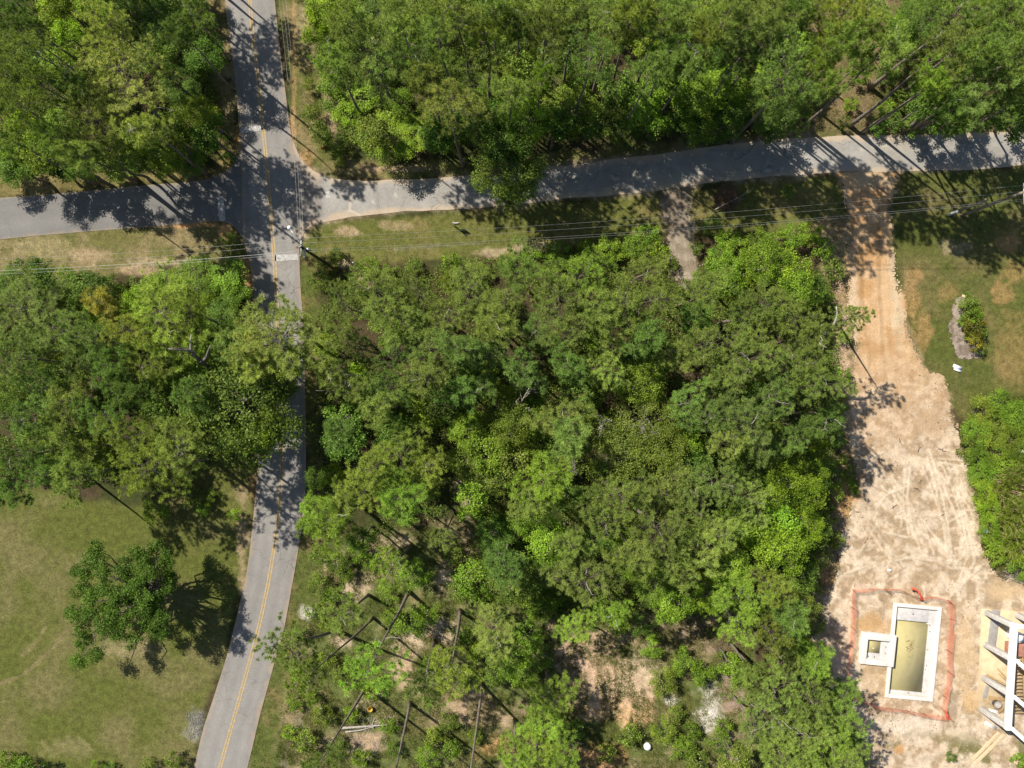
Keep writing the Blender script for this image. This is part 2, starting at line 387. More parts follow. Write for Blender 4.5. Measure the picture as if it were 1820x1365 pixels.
SAND_SPOTS = [  # x, y, rx, ry, colour, strength
    (628, 1040, 34, 26, 'sand', .9), (595, 1000, 22, 20, 'sand', .6), (705, 960, 34, 14, 'sand', .7), (792, 1035, 16, 40, 'sand', .95), (775, 1120, 40, 26, 'sand', .9),
    (722, 1145, 26, 20, 'sand', .8), (605, 1140, 22, 14, 'sand', .9), (545, 1090, 18, 14, 'pale', .7), (715, 1190, 22, 32, 'pink', .8), (830, 985, 24, 18, 'sand', .7),
    (650, 1245, 26, 18, 'sand', .6), (650, 1320, 36, 26, 'pink', .75), (870, 1270, 50, 26, 'pink', .7), (880, 1330, 30, 22, 'clay', .8), (820, 1240, 40, 18, 'pink', .5),
    (1045, 1175, 62, 44, 'pink', 1.0), (1095, 1225, 78, 56, 'pink', 1.0), (1030, 1215, 34, 50, 'pink', .9), (1125, 1272, 44, 24, 'claylight', 1.0), (1075, 1265, 50, 22, 'claylight', .9), (1130, 1205, 30, 26, 'sand', .7), (1060, 1345, 60, 26, 'clay', .9), (1140, 1180, 36, 26, 'sand', .7),
    (1010, 1150, 26, 22, 'pink', .7), (1258, 1276, 26, 20, 'pale', 1.2), (1270, 1245, 22, 30, 'pale', .8), (1298, 1232, 26, 36, 'pinkbrown', 1.1), (1190, 1247, 14, 9, 'pale', 1.0),
    (1215, 1110, 34, 26, 'pinkbrown', .9), (1270, 1150, 30, 18, 'pinkbrown', .8), (1315, 1330, 36, 36, 'pinkbrown', .8), (980, 1035, 20, 16, 'sand', .4),
    (640, 502, 24, 14, 'sand', .8), (610, 470, 14, 8, 'sand', .6), (700, 400, 30, 8, 'pink', .35), (620, 410, 24, 10, 'pink', .6), (960, 440, 36, 8, 'sand', .5), (880, 448, 30, 8, 'sand', .6),
    (400, 412, 12, 12, 'clay', .9), (340, 400, 55, 5, 'clay', .95), (443, 500, 10, 40, 'clay', .8), (430, 460, 12, 14, 'clay', .5), (452, 560, 7, 30, 'clay', .8), (522, 130, 4, 140, 'clay', .4), (545, 290, 14, 20, 'clay', .5), (520, 230, 7, 30, 'clay', .55),
    (412, 290, 14, 10, 'clay', .8), (424, 250, 8, 26, 'clay', .6), (430, 960, 12, 90, 'pink', .45), (450, 850, 10, 40, 'clay', .4), (240, 1150, 44, 22, 'dry', .6), (120, 1330, 50, 22, 'dry', .4),
    (349, 1284, 13, 20, 'gravel', .3), (336, 1306, 20, 11, 'gravel', .25), (80, 440, 60, 20, 'dry', .7), (160, 455, 40, 16, 'pink', .4), (250, 482, 40, 8, 'pink', .5), (290, 465, 60, 8, 'sand', .5),
    (1800, 620, 36, 60, 'clay', .25), (1780, 520, 24, 20, 'clay', .4), (1806, 480, 22, 26, 'clay', .3), (1700, 440, 26, 14, 'sand', .35), (1620, 520, 20, 40, 'clay', .45), (1640, 590, 16, 40, 'clay', .45), (1690, 520, 20, 16, 'clay', .25), (1795, 430, 26, 22, 'clay', .5),
    (1480, 450, 24, 40, 'dry', .8), (1495, 620, 16, 90, 'pink', .8), (1500, 880, 16, 40, 'clay', .9), (1468, 1025, 12, 16, 'clay', .9), (1485, 940, 18, 36, 'pinkbrown', .5), (1440, 1080, 20, 50, 'dry', .6),
    (1510, 170, 40, 50, 'litter', .5), (1560, 60, 60, 60, 'litter', .6), (1460, 120, 30, 50, 'litter', .5), (590, 200, 14, 40, 'pink', .6), (540, 60, 16, 60, 'dry', .6), (405, 140, 16, 90, 'dry', .7), (700, 300, 60, 6, 'pink', .5),
    (1140, 90, 16, 14, 'litter', 1.0), (1010, 150, 30, 20, 'litter', .6), (1190, 640, 36, 22, 'litter', .9), (1225, 690, 26, 26, 'litter', .8), (815, 860, 10, 22, 'sand', .7), (830, 905, 16, 20, 'sand', .8), (925, 810, 24, 14, 'pinkbrown', .7),
    (1760, 1040, 40, 20, 'sand', .6),
]
CLR = dict(claylight=(.58, .38, .21), gravel=(.40, .385, .36), sand=(.52, .40, .27), pale=(.62, .58, .52), pink=(.52, .365, .245), clay=(.50, .29, .13), pinkbrown=(.33, .24, .18), dry=(.30, .25, .13), litter=(.22, .155, .09))

def grass_mix(X, Y, a, b, sc, seed, lo=.35, hi=.65):
    t = sstep(lo, hi, fbm(X, Y, sc, 4, seed))[..., None]
    return np.array(a) * (1 - t) + np.array(b) * t

def ground_colour(X, Y):
    c = grass_mix(X, Y, (.075, .055, .03), (.055, .065, .02), 60, 1)
    wob = (fbm(X, Y, 40, 4, 7) - .5) * 26 + (fbm(X, Y, 9, 2, 8) - .5) * 10
    def lay(c, poly, col, feather=8, k=1.0):
        w = (sstep(-feather, feather, pdist(X, Y, poly) + wob) * k)[..., None]
        return c * (1 - w) + col * w
    c = lay(c, VERGE_SIDE, grass_mix(X, Y, (.15, .13, .045), (.22, .18, .075), 30, 2))
    c = lay(c, VERGE_NW, grass_mix(X, Y, (.13, .115, .04), (.23, .18, .08), 24, 3))
    c = lay(c, VERGE_W, grass_mix(X, Y, (.15, .145, .05), (.25, .20, .10), 44, 4))
    c = lay(c, VERGE_NE, grass_mix(X, Y, (.115, .125, .035), (.23, .185, .085), 30, 5))
    c = lay(c, VERGE_LANE, grass_mix(X, Y, (.125, .135, .035), (.19, .165, .06), 50, 6, .4, .75))
    c = lay(c, VERGE_E, grass_mix(X, Y, (.10, .12, .03), (.18, .15, .06), 24, 7, .4, .75))
    c = lay(c, LAWN_SW, grass_mix(X, Y, (.108, .122, .028), (.165, .15, .06), 60, 8, .35, .8))
    c = lay(c, LAWN_E, grass_mix(X, Y, (.10, .115, .028), (.165, .14, .055), 60, 9, .38, .8))
    c = lay(c, OPEN_S, grass_mix(X, Y, (.12, .14, .042), (.28, .22, .125), 50, 10, .45, .75))
    c = lay(c, LITTER_NE, grass_mix(X, Y, (.10, .11, .03), (.18, .14, .07), 40, 11), 14)
    c = lay(c, BOTTOM_E, grass_mix(X, Y, (.15, .15, .05), (.45, .35, .23), 36, 13), 12)
    c = lay(c, EDGE_DRIVE, grass_mix(X, Y, (.14, .14, .05), (.34, .24, .13), 40, 12), 12)
    c = lay(c, DRIVE, grass_mix(X, Y, (.34, .245, .14), (.50, .37, .23), 18, 14), 9)
    c = lay(c, TRAIL, grass_mix(X, Y, (.17, .14, .09), (.30, .24, .17), 14, 15), 10)
    c = lay(c, LANE_POLY, grass_mix(X, Y, (.28, .22, .14), (.40, .32, .22), 16, 16), 8, .8)
    n = (fbm(X, Y, 26, 4, 21) - .5) * 1.5
    n2 = (fbm(X, Y, 7, 2, 23) - .5) * .8
    for (x, y, rx, ry, k, s) in SAND_SPOTS:
        near = (abs(X - x) < rx * 2) & (abs(Y - y) < ry * 2)
        if not near.any(): continue
        xx, yy = X[near], Y[near]
        r = np.hypot((xx - x) / rx, (yy - y) / ry)
        w = (sstep(1.25, .55, r + n[near] + n2[near]) * min(1, s))[..., None]
        c[near] = c[near] * (1 - w) + np.array(CLR[k]) * w
    # worn arc of a mower track on the lawn
    for pts in ([(0, 1215), (40, 1200), (75, 1170), (100, 1145), (115, 1120)], [(40, 1165), (65, 1140), (80, 1115)], [(1640, 640), (1605, 560), (1612, 480)]):
        w = (sstep(5, 1, ldist(X, Y, pts) + n * 3) * .6)[..., None]
        c = c * (1 - w) + np.array((.27, .21, .11)) * w
    # rut by the eastern verge of the main road
    w = (sstep(9, 2, ldist(X, Y, [(560, 1190), (540, 1260), (512, 1330), (490, 1420)]) + n * 6) * .7)[..., None]
    c = c * (1 - w) + np.array((.22, .18, .13)) * w
    w = (sstep(14, 3, ldist(X, Y, [(575, 1230), (552, 1300), (525, 1420)]) + n * 6) * .6)[..., None]
    c = c * (1 - w) + np.array((.30, .25, .12)) * w
    # muddy damp strip in the verge below the wires
    w = (sstep(4, 1, ldist(X, Y, [(700, 443), (780, 437), (850, 432)]) + n * 5) * .22)[..., None]
    c = c * (1 - w) + np.array((.27, .26, .26)) * w
    return np.clip(c, .012, .8)

def grid_sheet(name, x0, x1, y0, y1, step, colour, height, keep=None):
    """grid over photo-pixel ranges; keep(X, Y) of cell centres picks the faces"""
    nx = int((x1 - x0) / (step * K)) + 1; ny = int((y1 - y0) / (step * K)) + 1
    gx = np.linspace(x0, x1, nx); gy = np.linspace(y0, y1, ny)
    X, Y = np.meshgrid(gx, gy)
    V = np.stack([(X - CX) / K, -(Y - CY) / K, height(X, Y)], -1).reshape(-1, 3)
    c = colour(X, Y).reshape(-1, 3)
    i = np.arange(ny - 1)[:, None] * nx + np.arange(nx - 1)[None]
    F = np.stack([i, i + nx, i + nx + 1, i + 1], -1)
    if keep is not None:
        xc = (X[:-1, :-1] + X[1:, 1:]) / 2; yc = (Y[:-1, :-1] + Y[1:, 1:]) / 2
        F = F[keep(xc, yc)]
        used = np.zeros(len(V), bool); used[F.ravel()] = True
        idx = np.cumsum(used) - 1
        V = V[used]; c = c[used]; F = idx[F]
    mb = MB(); mb.add(V, F.reshape(-1, 4), .5, c)
    return mb

# ------------------------------------------------------------------ ground, roads, driveway
POOL_C = np.mean(POOL, 0); SPA_C = np.mean(SPA, 0)
POOL_IN = [tuple(POOL_C + (np.array(p) - POOL_C) * .955) for p in POOL]
SPA_IN = [tuple(SPA_C + (np.array(p) - SPA_C) * .9) for p in SPA]
def outside_pool(X, Y):
    return (pdist(X, Y, POOL_IN) < 0) & (pdist(X, Y, SPA_IN) < 0)

def gh(X, Y):
    return -0.010 - .035 * fbm(X, Y, 40, 4, 31)
mb = grid_sheet("ground", -160, 1980, -140, 1500, .24, ground_colour, gh, outside_pool)
ground = struct(mb.build("ground", M_GROUND, None, True))
# the land beyond, out to the horizon
mb = MB()
bx, by = W(-160, 1500); ex, ey = W(1980, -140)
far = 900
ring_i = [(bx, by), (ex, by), (ex, ey), (bx, ey)]; ring_o = [(-far, -far), (far, -far), (far, far), (-far, far)]
V = [(x, y, -.08) for x, y in ring_i] + [(x, y, -.5) for x, y in ring_o]
mb.add(V, [[k, 4 + k, 4 + (k + 1) % 4, (k + 1) % 4] for k in range(4)], .5, (.08, .085, .03))
struct(mb.build("terrain", M_GROUND))

def strip(name, Lp, Rp, z, colour, n, m_=14, jit=2.0, seed=0, crown=0.0):
    A = resample(smooth(Lp), n); B = resample(smooth(Rp), n)
    s = np.arange(n)
    ja = (fbm(s * 1.0, s * 0 + seed, 46, 6, seed) - .5) * 2.4 * jit; jb = (fbm(s * 1.0, s * 0 + 50 + seed, 46, 6, seed + 1) - .5) * 2.4 * jit
    d = B - A; d /= np.linalg.norm(d, axis=1)[:, None]
    A = A + d * ja[:, None]; B = B + d * jb[:, None]
    t = np.linspace(0, 1, m_)
    Pq = A[:, None] * (1 - t[None, :, None]) + B[:, None] * t[None, :, None]
    X, Y = Pq[..., 0], Pq[..., 1]
    Z = z + crown * (1 - (2 * t[None] - 1) ** 2) + 0 * X
    V = np.stack([(X - CX) / K, -(Y - CY) / K, Z], -1).reshape(-1, 3)
    c = colour(X, Y, np.broadcast_to(t[None], X.shape)).reshape(-1, 3)
    i = np.arange(n - 1)[:, None] * m_ + np.arange(m_ - 1)[None]
    F = np.stack([i, i + 1, i + m_ + 1, i + m_], -1).reshape(-1, 4)
    mb = MB(); mb.add(V, F, .5, c)
    return mb

def c_main(X, Y, t):
    b = .205 + .06 * (fbm(X, Y, 50, 3, 41) - .5)
    for q in (.2, .42, .6, .82): b = b + .026 * np.exp(-((t - q) / .07) ** 2)
    b = b * (1 - .12 * np.exp(-(np.minimum(t, 1 - t) / .03) ** 2))
    c = b[..., None] * np.array((1.055, 1.0, .93))
    w = (sstep(.09, 0, np.minimum(t, 1 - t) + (fbm(X, Y, 12, 3, 43) - .5) * .16) * .55)[..., None]
    return c * (1 - w) + np.array((.36, .27, .18)) * w
def c_side(X, Y, t):
    b = .17 + .05 * (fbm(X, Y, 60, 3, 44) - .5) + .012 * np.exp(-((t - .3) / .1) ** 2) + .012 * np.exp(-((t - .7) / .1) ** 2)
    c = b[..., None] * np.array((1.035, 1.0, .945))
    w = (sstep(.06, 0, np.minimum(t, 1 - t) + (fbm(X, Y, 12, 3, 45) - .5) * .12) * .5)[..., None]
    return c * (1 - w) + np.array((.34, .26, .16)) * w
def c_lane(X, Y, t):
    b = .275 + .12 * (fbm(X, Y, 40, 5, 46) - .5) + .05 * (vnoise(X, Y, 4, 6) - .5)
    c = b[..., None] * np.array((1.05, 1.0, .91))
    ap = (sstep(578, 566, X + (fbm(X, Y, 16, 3, 47) - .5) * 18))[..., None]
    c = c * (1 - ap) + (.20 + .06 * (fbm(X, Y, 9, 3, 48) - .5))[..., None] * np.array((1.08, .98, .88)) * ap
    w = (sstep(.2, .02, np.minimum(t, 1 - t) + (fbm(X, Y, 24, 4, 49) - .5) * .3) * .75)[..., None]
    c = c * (1 - w) + np.array((.46, .36, .25)) * w
    far_ = (sstep(950, 1100, X) * .35 * sstep(.4, .7, fbm(X, Y, 60, 4, 50)))[..., None]
    c = c * (1 - far_) + np.array((.42, .36, .27)) * far_
    # old patch edge across the lane and pale scuffs
    e = (sstep(3.0, .8, ldist(X, Y, [(624, 335), (623, 352), (622, 374), (640, 383)])) * .8 + sstep(2.5, 1, abs(X - 622)) * .0)[..., None]
    c = c * (1 - e) + np.array((.5, .43, .34)) * e
    s = (sstep(.72, .85, fbm(X, Y, 14, 3, 51)) * .6)[..., None]
    return c * (1 - s) + np.array((.5, .46, .4)) * s

side_street = struct(strip("side_street", SIDE_U, SIDE_D, .004, c_side, 150, 22, 1.2, 3, .01).build("side_street", M_ROAD))
lane = struct(strip("lane", LANE_U, LANE_D, .008, c_lane, 520, 34, 6.0, 5, .01).build("lane", M_ROAD))
main_road = struct(strip("main_road", ROAD_L, ROAD_R, .020, c_main, 330, 26, 1.4, 7, .012).build("main_road", M_ROAD))

def paint_line(pts, w, z, mat_, name, parent, wob=.0):
    P_ = smooth(pts, 8.0)
    Pw = np.stack([(P_[:, 0] - CX) / K, -(P_[:, 1] - CY) / K], 1)
    T = np.gradient(Pw, axis=0); T /= np.linalg.norm(T, axis=1)[:, None]
    Nn = np.stack([-T[:, 1], T[:, 0]], 1)
    n = len(Pw)
    V = np.concatenate([np.c_[Pw + Nn * w / 2, np.full(n, z)], np.c_[Pw - Nn * w / 2, np.full(n, z)]])
    i = np.arange(n - 1)
    mb = MB(); mb.add(V, np.stack([i, i + n, i + n + 1, i + 1], 1))
    return mb.build(name, mat_, parent)

cl = np.array(CENT, float)
for off in (-2.1, 2.1):
    T = np.gradient(cl, axis=0); T /= np.linalg.norm(T, axis=1)[:, None]
    paint_line(cl + np.stack([-T[:, 1], T[:, 0]], 1) * off, .16, .037, M_YELLOW, "yellow_line", main_road)

def patch(poly, z, mat_, name, parent=None):
    """a worn painted bar cut into strips with ragged ends"""
    A, B, C, D = [np.array(p, float) for p in poly]
    mb = MB(); n = 9
    for k in range(n):
        a = A + (D - A) * k / n; b = B + (C - B) * k / n; c = B + (C - B) * (k + 1) / n; d = A + (D - A) * (k + 1) / n
        e = (b - a) * RNG.uniform(-.03, .03); g = (b - a) * RNG.uniform(-.03, .03)
        V = [(*W(*(a + e)), z), (*W(*(b + g)), z), (*W(*(c + g)), z), (*W(*(d + e)), z)]
        mb.add(V, [[0, 3, 2, 1]])
    return mb.build(name, mat_, parent)
patch([(487, 453), (530, 451), (530, 462), (487, 464)], .037, M_WHITE, "stop_line", main_road)
patch([(427, 227), (470, 222), (470, 231), (428, 237)], .037, M_WHITE, "stop_line", main_road)
patch([(386, 350), (397, 348), (401, 392), (390, 393)], .0165, M_WHITE, "stop_line", side_street)
patch([(578, 341), (586, 339), (587, 352), (579, 352)], .021, M_WHITE, "stop_line", lane)

# dirt driveway: orange packed track at the lane, pale churned sand below
RIDGES = [[(1640, 830), (1660, 880), (1680, 935), (1690, 985)], [(1655, 815), (1680, 870), (1705, 930), (1716, 985)], [(1664, 838), (1700, 872), (1715, 868)], [(1680, 880), (1735, 888)],
          [(1668, 815), (1730, 820)], [(1668, 822), (1735, 832)], [(1700, 830), (1704, 880)], [(1600, 870), (1602, 940)], [(1560, 900), (1575, 880), (1620, 860)], [(1570, 945), (1610, 955), (1650, 952)],
          [(1585, 845), (1600, 870), (1640, 925), (1660, 985)], [(1700, 1000), (1715, 985), (1735, 965)], [(1640, 985), (1690, 1010), (1740, 1010)], [(1720, 985), (1700, 1050)], [(1530, 980), (1560, 930)], [(1545, 1010), (1610, 985)],
          [(1620, 900), (1690, 990)], [(1500, 1020), (1560, 1000)], [(1700, 870), (1720, 940), (1740, 990)], [(1750, 1000), (1690, 1060)], [(1690, 910), (1745, 905)], [(1690, 940), (1740, 930)], [(1680, 850), (1735, 850)]]
for pts in ([(1648, 812), (1662, 860), (1676, 930), (1684, 990)], [(1672, 822), (1694, 870), (1712, 930), (1722, 990)], [(1582, 870), (1612, 920), (1640, 985)], [(1610, 835), (1604, 890), (1616, 950)],
            [(1690, 862), (1722, 900), (1742, 950)], [(1560, 1005), (1620, 990), (1690, 1002)], [(1545, 940), (1568, 975), (1600, 1010)]):
    for w_ in (0, 8): RIDGES.append([(x_ + w_, y_ - w_ * .4) for x_, y_ in pts])
RR = np.random.default_rng(77)
for k in range(75):
    x = RR.uniform(1490, 1745); y = RR.uniform(800, 1330); a = RR.choice([.5, 1.1, 2.2, 2.7]) + RR.normal(0, .35); l = RR.uniform(8, 38)
    RIDGES.append([(x, y), (x + math.cos(a) * l * .5 + RR.normal(0, 3), y + math.sin(a) * l * .5), (x + math.cos(a) * l, y + math.sin(a) * l + RR.normal(0, 4))])
TYRES = [[(1530, 310), (1531, 420), (1532, 520), (1545, 640), (1548, 740), (1560, 850)], [(1560, 310), (1562, 420), (1564, 520), (1572, 640), (1578, 740), (1588, 800)], [(1565, 760), (1568, 860), (1570, 920)], [(1585, 790), (1594, 840)]]
def drive_fields(X, Y):
    r = np.zeros(X.shape)
    for pts in RIDGES:
        p = np.array(pts); m_ = (X > p[:, 0].min() - 6) & (X < p[:, 0].max() + 6) & (Y > p[:, 1].min() - 6) & (Y < p[:, 1].max() + 6)
        if m_.any(): r[m_] = np.maximum(r[m_], sstep(3.4, .4, ldist(X[m_], Y[m_], pts) + (vnoise(X[m_], Y[m_], 5, 3) - .5) * 2.5))
    t = np.zeros(X.shape)
    for pts in TYRES: t = np.maximum(t, sstep(5, 1.5, ldist(X, Y, pts)))
    return r, t
def c_drive(X, Y):
    r, t = drive_fields(X, Y)
    low = sstep(560, 840, Y + (fbm(X, Y, 90, 3, 61) - .5) * 160)[..., None]
    clay = grass_mix(X, Y, (.46, .275, .13), (.57, .385, .22), 26, 62)
    stripe = (vnoise(X, Y * .03, 4, 5) - .5)[..., None] * .16
    clay = clay * (1 + stripe - .15 * t[..., None])
    pale = grass_mix(X, Y, (.38, .28, .18), (.575, .46, .335), 16, 63, .38, .62)
    pale = pale * (1 + .55 * (fbm(X, Y, 7, 3, 64)[..., None] - .5))
    sp = sstep(.60, .72, fbm(X * .8, Y, 9, 3, 164))[..., None] * .4
    pale = pale * (1 - sp) + np.array((.68, .57, .43)) * sp
    c = clay * (1 - low) + pale * low
    w = (r * (.55 + .45 * sstep(.35, .6, fbm(X, Y, 30, 3, 167))) * low[..., 0] * .62)[..., None]
    c = c * (1 - w) + np.array((.70, .59, .45)) * w
    smooth_pad = (sstep(36, 10, np.hypot((X - 1660) / 1.0, (Y - 750) / 1.3) + (fbm(X, Y, 30, 3, 66) - .5) * 30) * .8)[..., None]
    c = c * (1 - smooth_pad) + np.array((.44, .31, .19)) * smooth_pad
    for (x, y, rx, ry, k, s) in ((1545, 1105, 40, 22, (.48, .31, .15), .9), (1715, 1150, 22, 90, (.55, .40, .24), .7), (1690, 1120, 12, 40, (.38, .27, .17), .7), (1555, 1200, 30, 40, (.50, .35, .2), .5), (1693, 1250, 12, 22, (.33, .26, .18), .7), (1598, 1333, 9, 9, (.5, .29, .13), 1),
                                (1725, 1250, 20, 24, (.52, .35, .18), .8), (1790, 1050, 40, 24, (.55, .40, .23), .8), (1518, 860, 16, 40, (.52, .30, .14), .7), (1515, 560, 10, 120, (.58, .46, .32), .7), (1595, 480, 14, 160, (.58, .48, .33), .6), (1550, 322, 40, 14, (.52, .40, .26), .7), (1499, 360, 12, 40, (.36, .29, .23), .7), (1620, 1290, 60, 20, (.66, .57, .46), .7)):
        w = (sstep(1.2, .4, np.hypot((X - x) / rx, (Y - y) / ry) + (fbm(X, Y, 18, 3, 65) - .5) * 1.2) * s)[..., None]
        c = c * (1 - w) + np.array(k) * w
    # weeds coming through at the bottom
    w = (sstep(.46, .6, fbm(X, Y, 40, 4, 67)) * sstep(1290, 1335, Y) * .9)[..., None]
    c = c * (1 - w) + np.array((.15, .145, .05)) * w
    return np.clip(c, .02, .8)
def h_drive(X, Y):
    r, t = drive_fields(X, Y)
    edge = sstep(0, 16, pdist(X, Y, DRIVE)) * sstep(306, 330, Y)
    low = sstep(600, 840, Y)
    return -.004 + edge * (.012 + .05 * low * r - .012 * t * (1 - low) + .05 * low * (fbm(X, Y, 14, 3, 68) - .3))
def k_drive(X, Y):
    d = pdist(X, Y, DRIVE) + (fbm(X, Y, 60, 5, 69) - .5) * 34 + (vnoise(X, Y, 2.3, 9) - .5) * 10 + (fbm(X, Y, 18, 4, 19) - .5) * 22
    return (d > 0) & outside_pool(X, Y) & (pdist(X, Y, SLAB) < 3) & (pdist(X, Y, LANE_POLY) < 1)
struct(grid_sheet("dirt_driveway", 1430, 1900, 296, 1440, .12, c_drive, h_drive, k_drive).build("dirt_driveway", M_SAND, None, True))

def c_trail(X, Y):
    c = grass_mix(X, Y, (.235, .19, .14), (.37, .31, .24), 16, 71)
    w = (.5 * sstep(.4, .7, fbm(X * 2, Y * .12, 7, 3, 72)))[..., None]
    return c * (1 - w) + np.array((.24, .19, .14)) * w
struct(grid_sheet("sand_trail", 1160, 1290, 325, 560, .14, c_trail, lambda X, Y: .0 - .004 + .02 * vnoise(X, Y * .2, 5, 3) * sstep(348, 365, Y), lambda X, Y: (pdist(X, Y, TRAIL) + (fbm(X, Y, 22, 4, 73) - .5) * 40 + (vnoise(X, Y, 2.4, 5) - .5) * 14 > 0) & (pdist(X, Y, LANE_POLY) < 1)).build("sand_trail", M_SAND, None, True))

MULCH = [(1706, 522), (1716, 535), (1714, 558), (1706, 575), (1715, 590), (1728, 606), (1744, 622), (1740, 634), (1722, 641), (1704, 636), (1696, 618), (1690, 595), (1683, 580), (1694, 565), (1692, 548)]
def c_mulch(X, Y): return grass_mix(X, Y, (.19, .15, .115), (.35, .29, .24), 6, 75)
struct(grid_sheet("mulch_bed", 1670, 1760, 505, 655, .10, c_mulch, lambda X, Y: .015 + .07 * fbm(X, Y, 6, 3, 76), lambda X, Y: pdist(X, Y, MULCH) + (vnoise(X, Y, 5, 4) - .5) * 7 > 0).build("mulch_bed", M_SAND))

# ------------------------------------------------------------------ tree models
def unit(v): return v / (np.linalg.norm(v, axis=-1, keepdims=True) + 1e-9)

def needles(mb, C, D, n, ln, wd, r, t0):
    """tufts: from every centre C along D, n thin needles in a brush"""
    k = len(C)
    d = unit(D[:, None] * .45 + unit(r.normal(size=(k, n, 3))) + np.array([0, 0, .40]))
    l = ln * r.uniform(.7, 1.15, (k, n, 1))
    side = unit(np.cross(d, r.normal(size=(k, n, 3)))) * wd
    base = C[:, None] + d * .03 + r.normal(0, .03, (k, n, 3))
    V = np.stack([base - side, base + side, base + d * l], 2).reshape(-1, 3)
    F = np.arange(k * n * 3).reshape(-1, 3)
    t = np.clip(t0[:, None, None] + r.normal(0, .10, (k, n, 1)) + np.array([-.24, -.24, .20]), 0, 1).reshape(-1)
    mb.add(V, F, t)

def bent(a, b, r, up=.0, n=5, wob=.05):
    a = np.array(a, float); b = np.array(b, float)
    t = np.linspace(0, 1, n)[:, None]
    L_ = np.linalg.norm(b - a)
    P_ = a + (b - a) * t + np.array([0, 0, up * L_]) * (t * t - t)
    P_[1:-1] += r.normal(0, wob * L_, (n - 2, 3))
    return P_

def pine_model(seed, R, H, dens=1.0, sparse=False):
    nl_ = (.24, .29, .34, .27)[seed % 4]
    r = np.random.default_rng(seed)
    tr = MB(); cr = MB(); lm = MB(); dls = []
    t = np.linspace(0, 1, 12)
    ph = r.uniform(0, 6.28, 4); am = H * (.006 if sparse else .014)
    path = lambda q: np.stack([am * np.sin(q * 4 + ph[0]) * q + am * np.sin(q * 9 + ph[1]) * q * .5, am * np.sin(q * 4.4 + ph[2]) * q + am * np.sin(q * 8 + ph[3]) * q * .5, q * H], -1)
    rb = (.0088 * H + .017 * R) * (.78 if sparse else 1)
    tr.tube(path(t), rb * (1 - t * .86) * (1 + .35 * np.exp(-t * 18)), 8, .5)
    n_l = int((26 if not sparse else 15) * (R / 3.2) ** .5)
    z0 = 1 - min(.48, R * 1.5 / H)
    cen = []; dirs = []; tint = []
    lob = r.uniform(0, 6.28, 3)
    for k in range(n_l):
        q = z0 + (1.0 - z0) * ((k + r.uniform(0, 1)) / n_l) * .98
        u = (q - z0) / (1 - z0)
        az_ = k * 2.399 + r.normal(0, .35)
        prof = math.sqrt(max(.04, 1 - ((u - .28) / .80) ** 2))
        irr = .78 + .20 * math.sin(az_ * 2 + lob[0]) + .14 * math.sin(az_ * 3 + lob[1])
        L_ = R * prof * irr * r.uniform(.75, 1.1)
        s = path(np.array(q))
        rise = .10 + .55 * u + r.normal(0, .08)
        e = s + np.array([math.cos(az_) * L_, math.sin(az_) * L_, L_ * rise])
        P_ = bent(s, e, r, .22, 6, .045)
        lm.tube(P_, np.linspace(.028 * R ** .5 * (1 - .5 * u), .009, 6), 4, .35, False)
        ns = max(3, int(L_ * 1.9))
        for j in range(ns):
            f = .30 + .70 * (j + r.uniform(0, 1)) / ns
            i = min(4, int(f * 5)); b = P_[i] + (P_[i + 1] - P_[i]) * (f * 5 - i)
            sgn = 1 if j % 2 else -1
            a2 = az_ + sgn * r.uniform(.5, 1.1)
            l2 = L_ * (1.05 - f * .75) * r.uniform(.3, .5) + .25
            e2 = b + np.array([math.cos(a2) * l2, math.sin(a2) * l2, l2 * r.uniform(.15, .6)])
            lm.tube(np.array([b, (b + e2) / 2 + np.array([0, 0, -.04]), e2]), [.011, .008, .005], 3, .35, False)
            nt_ = max(2, int(l2 * 2.6 * dens))
            for g in range(nt_):
                w = .30 + .72 * (g + .5) / nt_
                c = b + (e2 - b) * w + r.normal(0, .05, 3) + np.array([0, 0, .05])
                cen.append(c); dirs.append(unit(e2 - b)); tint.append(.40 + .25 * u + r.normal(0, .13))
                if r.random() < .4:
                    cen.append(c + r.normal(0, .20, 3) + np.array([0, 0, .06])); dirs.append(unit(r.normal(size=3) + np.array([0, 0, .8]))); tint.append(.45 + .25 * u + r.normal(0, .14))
        cen.append(e); dirs.append(unit(e - s)); tint.append(.7)
    for g in range(int(10 * R)):
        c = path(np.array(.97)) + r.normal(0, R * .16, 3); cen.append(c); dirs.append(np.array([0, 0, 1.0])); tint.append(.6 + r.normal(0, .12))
    needles(cr, np.array(cen), np.array(dirs), 42 if not sparse else 44, nl_, .0165, r, np.array(tint))
    # dead limbs under the crown
    for k in range(3):
        dl = MB(); dls.append(dl)
        q = r.uniform(z0 - .22, z0 + .30); az_ = r.uniform(0, 6.28); L_ = R * r.uniform(.25, .6)
        s = path(np.array(q)); e = s + np.array([math.cos(az_) * L_, math.sin(az_) * L_, L_ * r.uniform(-.1, .5)])
        P_ = bent(s, e, r, .1, 5, .08); dl.tube(P_, np.linspace(.034, .012, 5), 4, .5, False)
        for j in range(3):
            b = P_[2 + j % 2]; e2 = b + unit(e - s + r.normal(0, .7 * L_, 3)) * L_ * r.uniform(.2, .45)
            dl.tube(np.array([b, e2]), [.018, .008], 3, .5, False)
    return dict(trunk=tr.mesh("trunk"), crown=cr.mesh("crown"), limbs=lm.mesh("limbs"), dead=[d_.mesh("dead_branch") for d_ in dls], R=R * .93, zc=H * (1 - (1 - z0) * .45), H=H)

